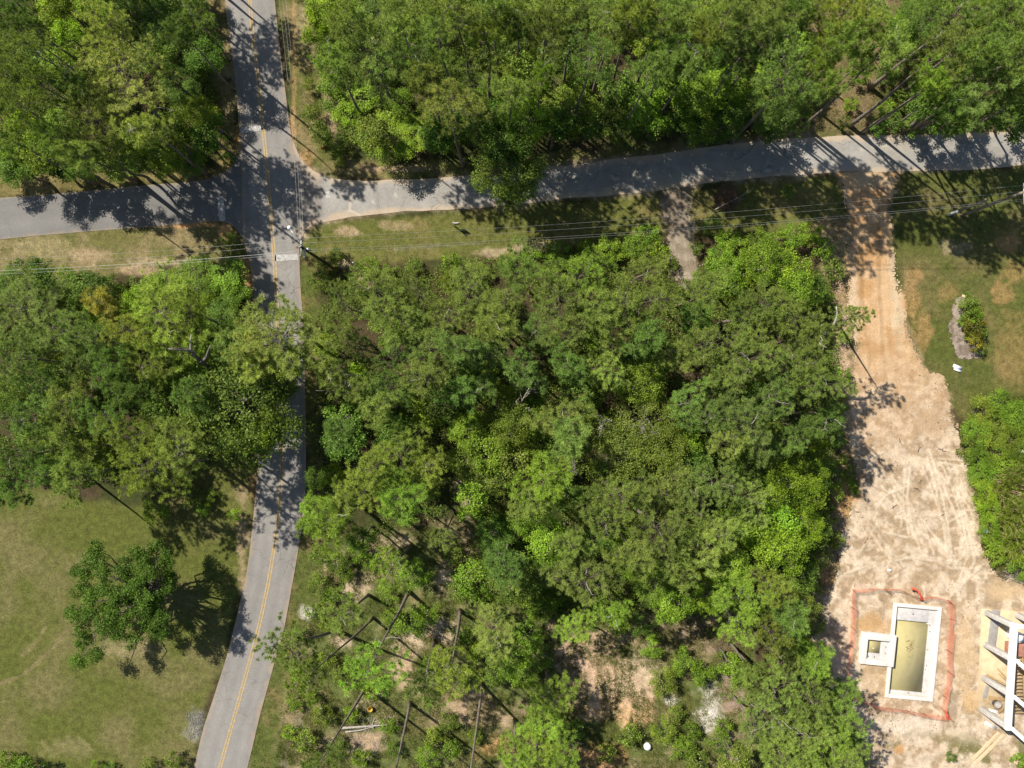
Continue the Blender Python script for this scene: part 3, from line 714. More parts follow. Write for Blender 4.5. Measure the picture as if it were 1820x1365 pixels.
def leaves(mb, C, D, n, spread, ln, r, t0):
    k = len(C)
    p = C[:, None] + r.normal(0, 1, (k, n, 3)) * np.array([1, 1, .55]) * spread
    nrm = unit(D[:, None] * .5 + r.normal(size=(k, n, 3)) * .65 + np.array([0, 0, .6]))
    a = unit(np.cross(nrm, r.normal(size=(k, n, 3)))); b = np.cross(nrm, a)
    l = ln * r.uniform(.6, 1.25, (k, n, 1)); w = l * .36
    V = np.stack([p - a * l * .5, p - b * w + a * l * .05, p + a * l * .5 - nrm * l * .12, p + b * w + a * l * .05], 2).reshape(-1, 3)
    F = np.arange(k * n * 4).reshape(-1, 4)
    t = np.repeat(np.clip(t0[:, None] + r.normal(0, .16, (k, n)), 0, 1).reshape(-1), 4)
    mb.add(V, F, t)

def leafy_model(seed, R, H, lobes, sprays, nl, leaf, flat=.62, spread=.20, stems=1, open_=0.0):
    r = np.random.default_rng(seed)
    tr = MB(); cr = MB()
    zc = H - R * flat
    ctr = np.array([0, 0, zc])
    fork = np.array([r.normal(0, .1), r.normal(0, .1), zc - R * flat * (.9 if stems == 1 else 1.0)])
    fork[2] = max(fork[2], H * .12)
    rb = .014 * H + .022 * R
    if stems == 1:
        tr.tube(bent((0, 0, -.1), fork, r, 0, 6, .02), np.linspace(rb, rb * .65, 6) * np.array([1.3, 1, 1, 1, 1, 1]), 8, .5)
    C = []; D = []; T = []
    for k in range(lobes):
        u = (k + .5) / lobes
        ph = k * 2.399 + r.normal(0, .3)
        zz = 1 - 1.45 * u * (1 - open_ * .3)            # from the top down past the equator
        rr = math.sqrt(max(0, 1 - zz * zz)) if zz > -.99 else .1
        rad = r.uniform(.62, .95)
        if r.random() < open_: rad *= .5
        lc = ctr + np.array([rr * math.cos(ph) * R * rad, rr * math.sin(ph) * R * rad, zz * R * flat * rad])
        s = fork if stems == 1 else np.array([r.normal(0, .12), r.normal(0, .12), 0])
        P_ = bent(s, lc, r, .25, 6, .06)
        tr.tube(P_, np.linspace(rb * (.5 if stems == 1 else .3), .018, 6), 5, .4, False)
        lr = R * r.uniform(.24, .40)
        lt = r.normal(.5, .13)
        v = unit(r.normal(size=(sprays, 3))); v[:, 2] = np.abs(v[:, 2]) * .9 - .18
        sp = lc + v * lr * r.uniform(.45, 1.05, (sprays, 1)) * np.array([1, 1, .75])
        for j in range(0, sprays, 3):
            tr.tube(np.array([P_[4], (P_[4] + sp[j]) / 2 + r.normal(0, .04, 3), sp[j]]), [.016, .011, .005], 3, .4, False)
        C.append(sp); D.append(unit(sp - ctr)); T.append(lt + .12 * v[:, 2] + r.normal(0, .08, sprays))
    leaves(cr, np.concatenate(C), np.concatenate(D), nl, spread, leaf, r, np.concatenate(T))
    return dict(trunk=tr.mesh("trunk"), crown=cr.mesh("crown"), dead=None, R=R, zc=zc + .1 * R, H=H)

PINES = {'s': [pine_model(101 + i, 1.9, 15, 1.15) for i in range(3)],
         'm': [pine_model(201 + i, 3.0, 19, 1.15) for i in range(5)],
         'l': [pine_model(301 + i, 4.2, 21, 1.05) for i in range(4)],
         't': [pine_model(401 + i, 2.6, 21, 1.5, True) for i in range(3)]}
LEAFY = {'s': [leafy_model(501 + i, 1.7, 7, 11, 15, (26, 17, 14, 19)[i], (.12, .17, .21, .15)[i]) for i in range(4)],
         'm': [leafy_model(601 + i, 2.7, 11, 18, 19, (34, 20, 15, 22, 26)[i], (.12, .18, .23, .16, .14)[i]) for i in range(5)],
         'l': [leafy_model(701 + i, 4.2, 13, 30, 24, 24, .18, .6) for i in range(2)]
         }
SHRUB = [leafy_model(901 + i, 1.15, 1.9, 9, 10, 12, .15, .7, .15, 3) for i in range(5)]
BUSH = [leafy_model(951 + i, 1.7, 3.6, 12, 13, 15, .15, .7, .18, 3) for i in range(4)]
for grp in PINES.values():
    for md in grp:
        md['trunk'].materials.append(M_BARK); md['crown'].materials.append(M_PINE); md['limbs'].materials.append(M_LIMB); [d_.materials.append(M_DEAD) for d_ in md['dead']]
        md['trunk'].shade_smooth()
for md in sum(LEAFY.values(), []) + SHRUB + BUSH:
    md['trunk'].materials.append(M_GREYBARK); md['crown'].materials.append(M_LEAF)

# tints multiply the leaf colour: what the leaves of that tree are like
TINT = {'g': ((.95, 1.0, 1.12), 'dull grey green'), 'n': ((1.0, 1.0, 1.0), 'mid green'), 'y': ((1.16, 1.12, .85), 'yellow green'), 'd': ((.72, .86, .88), 'dark green'),
        'b': ((1.15, 1.3, .85), 'bright green'), 'o': ((1.25, .86, .75), 'rusty brown green'), 'v': ((1.38, 1.42, .8), 'lime green'), 'l': ((1.3, 1.22, 1.3), 'pale olive')}

FORBID = [MAIN_POLY, SIDE_POLY, LANE_POLY, DRIVE, POOL, SLAB]
def free(px, py):
    return all(float(pdist(np.array([px]), np.array([py]), p)[0]) < -4 for p in FORBID)

COUNT = {'pine_tree': 0, 'leafy_tree': 0, 'shrub': 0}
TO_LABEL = []
# ------------------------------------------------------------------ a label for every tree: its look, its nearest landmark, its place among the like
MARKS = [(229, 148, "around the broadest pine of the corner wood"), (372, 262, "at the street corner"), (170, 290, "along the side street's wooded edge"), (40, 285, "at the side street's far western end"), (45, 40, "in the photo's top left corner"), (60, 170, "along the photo's left edge above the side street"), (140, 30, "at the top edge in the corner wood"), (300, 60, "between corner wood's top edge and main road"), (360, 150, "along the main road's upper western edge"),
         (585, 60, "beside the main road's upper eastern verge"), (640, 190, "behind the eastern verge near the crossing"), (661, 96, "around the big pale pine north of the lane"), (700, 245, "at the wood's corner above the lane mouth"), (800, 190, "in the second row above the lane"), (790, 45, "at the top edge above the lane mouth"), (903, 250, "behind the tree overhanging the lane"), (880, 120, "deep in the wood behind the overhanging tree"), (930, 30, "at the top edge behind the overhanging tree"), (1000, 120, "in the middle of the north wood"), (1030, 200, "on the wood edge right of the overhanging tree"), (1060, 40, "at the top edge in the middle of the north wood"), (1130, 130, "in the north wood opposite the sand trail"), (1130, 200, "on the wood edge opposite the sand trail"), (1180, 40, "at the top edge opposite the sand trail"), (1240, 90, "in the north wood opposite the brush pile"), (1270, 190, "on the wood edge opposite the brush pile"), (1320, 60, "at the top edge opposite the brush pile"), (1380, 130, "left of the brown litter clearing"), (1400, 210, "on the wood edge left of the litter clearing"), (1440, 40, "at the top edge left of the litter clearing"), (1520, 100, "in the brown litter clearing"), (1600, 120, "right of the brown litter clearing"), (1650, 40, "at the top edge right of the litter clearing"), (1700, 190, "on the lane's edge in the eastern stand"), (1730, 100, "in the middle of the eastern stand"), (1800, 50, "in the photo's top right corner"), (1810, 180, "at the photo's right edge above the lane"),
         (60, 500, "at the wires' edge by the photo's left side"), (160, 510, "around the rusty brown pine top"), (60, 590, "at the left edge in the western wood"), (130, 620, "below the rusty brown pine top"), (30, 700, "midway down the left edge's wood"), (120, 740, "in the dark heart of the western wood"), (60, 820, "at the lawn's upper left"), (160, 830, "at the lawn's upper edge"), (240, 770, "above the rounded pine at the lawn"), (210, 690, "in the gap of the western wood"), (300, 500, "along the wires west of the crossing"), (400, 500, "on the main road's verge below the crossing"), (310, 640, "around the thick forked limb"), (400, 610, "left of the pine spread across the road"), (410, 700, "around the big tree overhanging the main road"), (330, 720, "left of the big tree overhanging the main road"), (400, 780, "where the trunk shadow starts across the road"), (360, 870, "in the lawn's corner below the wood"), (40, 1355, "at the lawn's lower left edge"), (250, 1360, "at the lawn's lower edge by the road"),
         (545, 430, "beside the dark power pole"), (590, 480, "on the verge below the dark power pole"), (570, 250, "on the verge above the lane mouth"), (680, 480, "beside the white marker post"), (620, 560, "at the middle wood's north west corner"), (720, 540, "behind the marker post's bushes"), (800, 470, "on the verge in front of the middle wood"), (800, 560, "in the middle wood's northern rows"), (900, 480, "on the middle wood's northern edge"), (1000, 460, "on the wood edge below the lane's overhanging tree"), (950, 580, "in the reddish patch of the middle wood"), (1030, 560, "north of the pale grey twin pines"), (1130, 450, "on the wood edge left of the sand trail"), (1140, 540, "left of the sand trail's lower end"), (1085, 630, "at the pale grey twin pines"), (1190, 620, "at the bare dark gap of the middle wood"), (618, 680, "around the bleached dead snag"), (700, 640, "right of the bleached dead snag"), (780, 660, "in the shaded west of the middle wood"), (870, 640, "above the thin pale stem"), (945, 690, "around the thin pale stem"), (600, 770, "on the main road's eastern side below the snag"), (690, 750, "below and right of the snag"), (760, 750, "at the yellow trees left of the vines"), (830, 765, "above the grey vines"), (900, 740, "between grey vines and thin pale stem"), (1005, 770, "at the grey pine right of the vines"), (1090, 690, "below the pale grey twin pines"), (1120, 790, "in the olive vines"), (1160, 740, "at the upper olive vines"), (1220, 770, "right of the olive vines"), (880, 835, "around the grey vine tangles"), (680, 830, "in the yellow green pine group by the road"), (620, 910, "below the yellow green pine group"), (740, 880, "right of the yellow green pine group"), (950, 870, "below the grey vine tangles"), (1060, 890, "below the olive vines"), (1180, 880, "in the middle wood's southern heart"), (960, 950, "above the wood's dark lower pocket"), (900, 1010, "at the top right of the open sandy stand"), (1070, 960, "south of the olive vines"), (1040, 1030, "above the small round pine"), (1100, 1080, "right of the small round pine"), (1160, 960, "at the broad pale pine of the southern middle wood"), (1180, 1050, "above the sandy clearing"), (1250, 1050, "above the white sand patch"),
         (1290, 450, "just right of the sand trail"), (1270, 400, "between the sand trail and brush pile"), (1370, 430, "in the bushes below the wires"), (1440, 430, "on the driveway's upper western edge"), (1270, 540, "below the bushes right of the trail"), (1380, 520, "behind the bushes below the wires"), (1330, 590, "in the driveway wood's northern part"), (1430, 580, "left of the bent limb"), (1480, 560, "at the bent limb above the driveway"), (1280, 660, "right of the bare dark gap"), (1380, 660, "in the driveway wood's middle"), (1470, 690, "on the driveway's edge below the bent limb"), (1310, 760, "in the driveway wood's lower middle"), (1400, 760, "in shade by the driveway's limb shadow"), (1470, 780, "at the limb shadow on the driveway"), (1430, 840, "in the lime trees beside the driveway"), (1330, 860, "left of the lime trees by the driveway"), (1240, 860, "further left of the lime trees"), (1390, 950, "in the lower lime trees"), (1290, 960, "left of the lower lime trees"), (1470, 900, "on the orange bank of the driveway"), (1460, 1000, "below the orange bank"), (1340, 1040, "below the lower lime trees"), (1390, 1100, "left of the pool fence's upper corner"), (1300, 1110, "right of the clearing's shade"), (1440, 1140, "left of the hot tub"), (1310, 1200, "beside the pink gravel"), (1380, 1220, "in the pine cluster left of the pool"), (1470, 1260, "at the pool fence's lower left corner"), (1400, 1320, "at the bottom of the pine cluster"), (1500, 1340, "at the bottom edge below the pool"), (1310, 1340, "at the bottom edge left of the pine cluster"), (1690, 1350, "by the pale planks"),
         (600, 1010, "beside the stand's upper white sand"), (590, 970, "on the road verge above the open stand"), (740, 1020, "at the top of the open stand"), (840, 1040, "at the shaded trunks of the open stand"), (730, 1100, "at the curved trunk's foot"), (580, 1080, "near the road in the open stand"), (550, 1150, "under the crown over the road"), (820, 1130, "in the stand's central sand"), (650, 1210, "above the fallen log"), (590, 1290, "beside the fallen log"), (640, 1345, "below the fallen log"), (780, 1310, "between the two tall bare trunks"), (890, 1190, "below the grey topped pine"), (950, 1150, "between the stand and the clearing"), (960, 1240, "left of the pink clearing"), (950, 1330, "at the bottom edge left of the clearing"), (1050, 1220, "in the pink clearing"), (1120, 1200, "at the clearing's upper edge"), (1200, 1190, "above the white sand patch's grass"), (1170, 1280, "above the white lid"), (1220, 1330, "right of the white lid"), (1100, 1330, "left of the white lid"), (1280, 1300, "below the white sand patch"), (1020, 1300, "at the clearing's dark edge"),
         (1725, 560, "in the mulch bed's upper half"), (1728, 600, "in the mulch bed's lower half"), (1745, 745, "at the thicket's top left"), (1800, 750, "at the thicket's top right"), (1735, 810, "on the thicket's sandy side"), (1785, 815, "by the white scrap in the thicket"), (1750, 890, "left of the bamboo"), (1768, 975, "beside the barrel"), (1812, 1010, "at the cut canes"), (1812, 1352, "by the wood scrap")]
ORD = ["", "second", "third", "fourth", "fifth", "sixth", "seventh", "eighth", "ninth", "tenth", "eleventh", "twelfth"]
def settle_labels():
    noun = {'pine_tree': 'pine', 'leafy_tree': 'leafy tree', 'shrub': 'shrub'}
    groups = {}
    for (o, kind, tint, size, x, y, rpx) in TO_LABEL:
        i = min(range(len(MARKS)), key=lambda q: (MARKS[q][0] - x) ** 2 + (MARKS[q][1] - y) ** 2)
        groups.setdefault((i, kind), []).append((x, y, o, tint, size))
    for (i, kind), lst in groups.items():
        sub = {}
        for it in lst: sub.setdefault((it[3], it[4]), []).append(it)
        for (tint, size), its in sub.items():
            its.sort(key=lambda t: t[0])
            for k, it in enumerate(its):
                place = MARKS[i][2]
                head = f"{size} {TINT[tint][1]} {noun[kind]}"
                if len(its) > 1: head = ("leftmost " if k == 0 else "rightmost " if k == len(its) - 1 else ORD[k] + " ") + head
                it[2]["label"] = f"{head} {place}"

GROUPS = {'pine_tree': 'pines of the woods', 'leafy_tree': 'leafy trees of the woods', 'shrub': 'shrubs and saplings'}
def plant(kind, md, x, y, rpx, hc, tint, label=None, base=None, dead=False, jitter=.14):
    f = (1 - hc / CAM_H) / K
    cx_, cy_ = (x - CX) * f, -(y - CY) * f
    if base is None:
        bxp, byp = CX + cx_ * K, CY - cy_ * K
        if not free(bxp, byp):                       # off the road: lean from the crown's own side
            for w in np.linspace(.06, 1.3, 40):
                qx, qy = bxp + (x - bxp) * w, byp + (y - byp) * w
                if free(qx, qy): bxp, byp = qx, qy; break
    else: bxp, byp = base
    b = Vector(((bxp - CX) / K, -(byp - CY) / K, -.06))
    top = Vector((cx_, cy_, hc))
    d = top - b
    rw = rpx * f
    s_xy = rw / md['R']; s_z = d.length / md['zc']
    o = empty(kind, b)
    q = Vector((0, 0, 1)).rotation_difference(d.normalized()) @ Quaternion((0, 0, 1), RNG.uniform(0, 6.28))
    o.rotation_euler = q.to_euler()
    o.scale = (s_xy, s_xy, s_z)
    size = ('small' if rw < 1.9 else 'medium' if rw < 3.2 else 'large') if kind != 'shrub' else ('low' if rw < 1.3 else 'broad')
    if label is None: TO_LABEL.append((o, kind, tint, size, x, y, rpx))
    tag(o, label or 'tree', {'pine_tree': 'pine tree', 'leafy_tree': 'tree', 'shrub': 'shrub'}[kind], GROUPS[kind])
    t = np.array(TINT[tint][0]) * (1 + RNG.normal(0, jitter)) * (1 + RNG.normal(0, jitter * .22, 3))
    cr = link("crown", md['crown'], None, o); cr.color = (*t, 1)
    link("trunk" if kind != 'shrub' else "stem", md['trunk'], None, o)
    if 'limbs' in md: link('limbs', md['limbs'], None, o)
    if md['dead'] is not None and dead:
        for d_ in md['dead']: link("dead_branch", d_, None, o)
    COUNT[kind] += 1
    return o

def pick(models, i): return models[i % len(models)]
def pine(x, y, r, tint='n', hc=17.0, **kw):
    f = (1 - hc / CAM_H) / K; rw = r * f
    thin = kw.pop('thin', False)
    if thin: kw['dead'] = True
    cls = 't' if thin else 's' if rw < 2.3 else 'm' if rw < 3.6 else 'l'
    return plant('pine_tree', pick(PINES[cls], int(RNG.integers(0, 99))), x, y, r, hc, tint, dead=kw.pop('dead', RNG.random() < .45), **kw)
def leafy(x, y, r, tint='n', hc=9.0, **kw):
    f = (1 - hc / CAM_H) / K; rw = r * f
    cls = 's' if rw < 2.1 else 'm' if rw < 3.5 else 'l'
    return plant('leafy_tree', pick(LEAFY[cls], int(RNG.integers(0, 99))), x, y, r, hc, tint, **kw)
def shrub(x, y, r, tint='n', hc=None, **kw):
    f = 1 / K; rw = r * f
    ms = SHRUB if rw < 1.45 else BUSH
    return plant('shrub', pick(ms, int(RNG.integers(0, 99))), x, y, r, hc or rw * 1.15, tint, **kw)

# --- trees that stand out, with labels of their own
pine(229, 148, 92, 'l', 13.5, base=(340, 275), dead=True, label="broad pale pine with bare grey limbs in the corner wood above the side street")
pine(160, 212, 66, 'l', 13, base=(240, 266), dead=True, label="second pale pine with bare limbs, below the broadest pine of the corner wood")
leafy(205, 287, 38, 'l', 8, label="grey green drooping tree whose shadow falls onto the side street edge")
leafy(903, 250, 46, 'd', 12, label="dark leafy tree at the wood edge just above the one overhanging the lane")
leafy(902, 308, 64, 'n', 9.5, base=(905, 292), label="leafy tree overhanging the lane and hiding part of it")
pine(499, 588, 86, 'l', 13, base=(556, 600), dead=True, label="pale grey pine spreading its limbs across the main road")
pine(293, 566, 88, 'y', 12.5, base=(375, 600), dead=True, label="big yellow green pine with a thick forked limb west of the main road")
pine(462, 606, 50, 'l', 12, base=(556, 640), label="smaller pale pine overlapping the one spread across the main road")
leafy(492, 672, 40, 'n', 9, base=(449, 672), label="mid green leafy tree hiding the road just below the pale spreading pines")
leafy(520, 640, 34, 'l', 11, base=(556, 650), label="small pale leafy tree leaning over the road's eastern edge")
leafy(424, 728, 100, 'n', 10, base=(445, 725), label="big leafy tree with yellow green tips overhanging the main road")
leafy(466, 770, 44, 'v', 9, base=(452, 760), label="lime green leafy tree leaning over the main road's west edge")
pine(270, 836, 74, 'y', 13.5, base=(372, 812), label="tall rounded pine at the edge of the lawn, above the lone oak")
pine(322, 790, 56, 'n', 14, base=(402, 788), label='pine beside the road verge, its trunk shadow slanting across the main road')
pine(182, 540, 36, 'o', 11, label="rusty brown pine top among the green crowns west of the main road")
OAK = [(480, 270), (505, 215), (430, 425), (400, 330), (560, 420), (655, 300), (715, 235), (820, 200), (875, 255), (785, 345), (885, 405), (770, 470), (700, 545), (860, 560), (620, 590), (540, 600), (420, 565), (620, 655), (700, 690), (440, 700), (505, 770), (408, 800), (380, 545), (800, 610), (605, 480), (680, 470), (900, 350), (840, 650), (660, 350), (470, 480), (560, 520), (750, 300), (540, 330), (730, 400), (520, 280), (760, 520), (830, 470), (860, 310), (440, 640), (770, 260), (640, 440), (820, 540), (450, 340), (600, 540), (690, 420), (560, 640), (650, 600), (480, 560), (760, 580), (500, 440)]
def lone_oak():
    r = np.random.default_rng(808)
    b = np.array([*W(284, 1040), -.05])
    o = tag(empty('leafy_tree', b), "lone dark green oak standing on the open lawn", "tree", GROUPS['leafy_tree'])
    tr = MB(); cr = MB(); C = []; D = []; T = []
    fork = np.array([.1, 0, 2.6])
    tr.tube(bent((0, 0, -.1), fork, r, 0, 6, .02), np.linspace(.42, .34, 6), 9, .5)
    for (zx, zy) in OAK:
        px, py = zx / 2.967, zy / 2.967 + 905
        dd = math.hypot(px - 222, py - 1075) / 100
        h = 8.5 - 2.4 * dd ** 2 + r.normal(0, .45)
        lc = np.array([*W(px, py, h), h]) - b
        P_ = bent(fork, lc, r, .2, 6, .05); tr.tube(P_, np.linspace(.17, .025, 6), 5, .4, False)
        n = 34; v = unit(r.normal(size=(n, 3))); lr = r.uniform(.75, 1.15)
        sp = lc + v * lr * r.uniform(.35, 1.05, (n, 1)) * np.array([1, 1, .75])
        C.append(sp); D.append(v); T.append(.45 + .16 * v[:, 2] + r.normal(0, .1) + r.normal(0, .08, n))
    leaves(cr, np.concatenate(C), np.concatenate(D), 38, .18, .15, r, np.concatenate(T))
    c = cr.build("crown", M_LEAF, o); c.color = (.58, .74, .66, 1)
    tr.build("trunk", M_GREYBARK, o)
lone_oak()
pine(1513, 566, 40, 'n', 13, base=(1492, 580), thin=True, label="pine with a long bent limb reaching over the orange driveway")
pine(1027, 1114, 40, 'b', 7, base=(1020, 1090), label="small round pine beside the bare sandy clearing")
pine(787, 958, 26, 'l', 14, thin=True, label="thin wispy pine at the top of the open sandy stand")
pine(511, 1150, 58, 'n', 20, base=(598, 1120), thin=True, label="sparse pine of the open stand whose crown hangs over the main road")
pine(545, 1208, 46, 'y', 20, base=(664, 1098), thin=True, label="thin pine with a curved trunk between the two roadside pines of the open stand")
pine(659, 1186, 58, 'b', 20.5, base=(727, 1051), thin=True, label="bright green thin pine whose curved trunk crosses the pink sand")
pine(610, 1092, 46, 'n', 15, base=(655, 1058), thin=True, label="sparse pine above the curved trunks of the open sandy stand")
pine(693, 1012, 46, 'b', 16, base=(730, 970), thin=True, label="thin bright pine at the top edge of the open stand's sand")
pine(804, 1190, 56, 'y', 19, base=(818, 1085), thin=True, label="thin yellow green pine in the centre of the open sandy stand")
pine(752, 1222, 40, 'l', 16, base=(772, 1140), thin=True, label="pale thin pine beside the white sand of the open stand")
pine(560, 1375, 52, 'n', 20, base=(650, 1221), thin=True, label="tall thin pine with dark trunk behind the fallen grey log")
pine(688, 1440, 50, 'n', 21, base=(729, 1249), thin=True, dead=True, label="tall pine with thick bare brown trunk leaving the photo's bottom edge")
pine(825, 1460, 50, 'n', 21, base=(857, 1216), thin=True, dead=True, label="longest bare pine trunk in the sandy stand, curving to the bottom edge")
pine(881, 1124, 56, 'l', 10, base=(890, 1085), dead=True, label="grey topped pine beside the dense middle wood's lower edge")

# pines, then leafy trees, then shrubs, as seen: x, y, radius, tint
P_NW = [(189, 40, 46, 'l'), (20, 135, 48, 'g'), (67, 90, 44, 'g'), (78, 150, 44, 'n'), (30, 190, 44, 'g'), (100, 245, 44, 'n'), (142, 272, 34, 'l'), (40, 60, 44, 'g'), (350, 40, 40, 'd'), (130, 150, 36, 'g'), (10, 250, 36, 'n'), (260, 235, 40, 'l'), (320, 60, 34, 'd'), (15, 15, 44, 'd')]
P_N = [(661, 96, 82, 'l'), (715, 34, 54, 'n'), (816, 28, 56, 'n'), (863, 78, 62, 'y'), (800, 192, 54, 'l'), (782, 60, 46, 'g'), (836, 160, 44, 'g'), (971, 18, 58, 'n'), (971, 68, 48, 'n'), (964, 138, 24, 'b'), (1048, 100, 54, 'g'), (1089, 40, 62, 'n'), (1126, 34, 44, 'y'), (1173, 50, 52, 'n'), (1153, 128, 42, 'n'), (903, 168, 38, 'g'),
       (1230, 30, 56, 'n'), (1244, 76, 46, 'y'), (1358, 36, 60, 'n'), (1350, 90, 60, 'g'), (1392, 148, 64, 'd'), (1443, 118, 44, 'b'), (1399, 192, 46, 'd'), (1446, 36, 50, 'n'), (1496, 24, 54, 'y'), (1534, 60, 42, 'n'), (1290, 40, 46, 'n'), (1310, 110, 40, 'g'), (620, 40, 44, 'l'), (920, 40, 40, 'n'), (1020, 50, 44, 'g'), (745, 110, 44, 'g'), (1190, 100, 42, 'd'), (590, 110, 36, 'n'), (880, 15, 40, 'g'), (1400, 20, 40, 'd'), (760, 140, 36, 'n'), (1220, 120, 36, 'g')]
P_NE = [(1572, 96, 42, 'n'), (1545, 30, 46, 'g'), (1500, 72, 40, 'n'), (1470, 150, 30, 'n'), (1672, 100, 60, 'n'), (1709, 22, 60, 'n'), (1783, 32, 60, 'n'), (1736, 165, 66, 'g'), (1796, 108, 58, 'n'), (1782, 190, 48, 'g'), (1740, 90, 48, 'd'), (1700, 180, 40, 'd'), (1830, 170, 46, 'n'), (1840, 60, 46, 'd'), (1650, 150, 34, 'b')]
P_W = [(50, 552, 74, 'g'), (111, 588, 62, 'g'), (152, 600, 50, 'g'), (263, 640, 62, 'y'), (285, 655, 44, 'y'), (415, 612, 40, 'g'), (452, 645, 36, 'l'), (249, 775, 54, 'y'), (189, 740, 44, 'd'), (78, 690, 48, 'd'), (40, 740, 48, 'd'), (118, 715, 44, 'n'), (101, 776, 44, 'n'), (40, 810, 46, 'd'), (135, 846, 40, 'n'), (84, 838, 42, 'd'), (25, 640, 50, 'g'), (130, 660, 44, 'd'), (200, 650, 44, 'd'), (230, 590, 42, 'y'), (340, 700, 36, 'd'), (15, 870, 36, 'd'), (160, 800, 34, 'n'), (330, 560, 44, 'y'), (225, 700, 34, 'd')]
P_C = [(667, 520, 58, 'n'), (711, 562, 64, 'n'), (832, 518, 58, 'n'), (789, 568, 52, 'n'), (920, 476, 48, 'n'), (988, 528, 62, 'n'), (1038, 484, 54, 'b'), (1102, 528, 54, 'n'), (1153, 478, 48, 'n'), (1156, 536, 42, 'n'), (1085, 608, 40, 'l'), (1072, 654, 46, 'l'), (1200, 625, 38, 'n'), (870, 634, 44, 'd'), (768, 620, 48, 'g'), (752, 674, 48, 'n'), (634, 690, 44, 'n'), (674, 728, 38, 'n'), (1004, 742, 52, 'l'), (1008, 775, 40, 'g'), (711, 806, 64, 'y'), (667, 832, 52, 'y'), (758, 838, 44, 'y'), (640, 872, 48, 'y'), (708, 882, 54, 'b'), (964, 856, 56, 'b'), (944, 888, 46, 'n'), (1105, 886, 56, 'n'), (1173, 882, 54, 'n'),
       (1254, 520, 42, 'n'), (1368, 546, 56, 'n'), (1328, 562, 54, 'n'), (1412, 566, 48, 'n'), (1260, 614, 54, 'n'), (1321, 646, 56, 'n'), (1399, 652, 56, 'g'), (1439, 646, 46, 'n'), (1453, 686, 44, 'n'), (1291, 670, 46, 'n'), (1321, 750, 58, 'g'), (1304, 776, 50, 'n'), (1372, 708, 50, 'd'), (1277, 856, 52, 'g'), (1328, 882, 46, 'n'), (1232, 880, 40, 'g'), (1166, 940, 70, 'l'), (1253, 966, 56, 'l'), (1287, 944, 44, 'n'), (1078, 926, 44, 'n'), (1044, 1026, 60, 'n'), (1092, 1088, 30, 'b'), (1331, 1052, 52, 'b'), (1371, 1046, 44, 'y'), (1314, 1107, 52, 'b'), (1368, 1122, 44, 'y'), (1400, 1096, 36, 'd'), (1016, 966, 40, 'n'), (585, 934, 52, 'b'), (608, 904, 36, 'n'), (565, 905, 34, 'b'),
       (740, 520, 44, 'n'), (620, 545, 40, 'n'), (900, 540, 44, 'n'), (960, 590, 40, 'd'), (1020, 590, 44, 'n'), (700, 630, 44, 'd'), (820, 620, 40, 'g'), (640, 620, 40, 'n'), (600, 590, 36, 'n'), (1150, 600, 40, 'd'), (930, 650, 40, 'd'), (1010, 650, 40, 'd'), (820, 700, 36, 'd'), (690, 690, 40, 'd'), (590, 660, 32, 'n'), (880, 580, 40, 'n'), (1060, 555, 40, 'n'), (1400, 780, 44, 'd'), (1260, 740, 44, 'd'), (1220, 720, 40, 'd'), (1350, 600, 40, 'n'), (600, 770, 34, 'd'), (860, 690, 30, 'd'), (1130, 990, 40, 'n'), (1210, 1010, 36, 'n'), (900, 1000, 40, 'd'), (870, 560, 34, 'n'), (1450, 600, 40, 'n'), (1470, 740, 36, 'd'), (1445, 760, 30, 'd')]
P_S = [(977, 1240, 52, 'b'), (968, 1294, 52, 'b'), (949, 1330, 54, 'b'), (1371, 1226, 70, 'n'), (1439, 1236, 64, 'n'), (1489, 1262, 56, 'n'), (1422, 1294, 64, 'n'), (1476, 1312, 50, 'b'), (1388, 1338, 50, 'n'), (1442, 1170, 36, 'b'), (915, 1035, 46, 'd'), (915, 1345, 40, 'b'), (1340, 1290, 40, 'n'), (1510, 1345, 40, 'n'), (1440, 1370, 44, 'n'), (1395, 1180, 40, 'n'), (1000, 1350, 34, 'b'), (1345, 1200, 34, 'n')]
for lst, hc in ((P_NW, 16), (P_N, 17), (P_NE, 18), (P_W, 12), (P_C, 12), (P_S, 9)):
    for (x, y, r, t) in lst:
        near = lst is P_S and x < 1010
        pine(x, y, r, t, (7.5 if near else hc) + RNG.uniform(-2, 2) * (.4 if near else 1))

for (x, y, r, h) in ((150, -120, 50, 13), (200, -60, 46, 12), (90, -90, 50, 14), (250, -110, 44, 11), (290, -50, 40, 10), (40, -150, 50, 15), (180, -190, 50, 14), (280, -170, 46, 12), (320, -110, 40, 11)):
    pine(x, y, r, 'n', h, label="pine of the corner wood standing beyond the photo's top edge", dead=False)

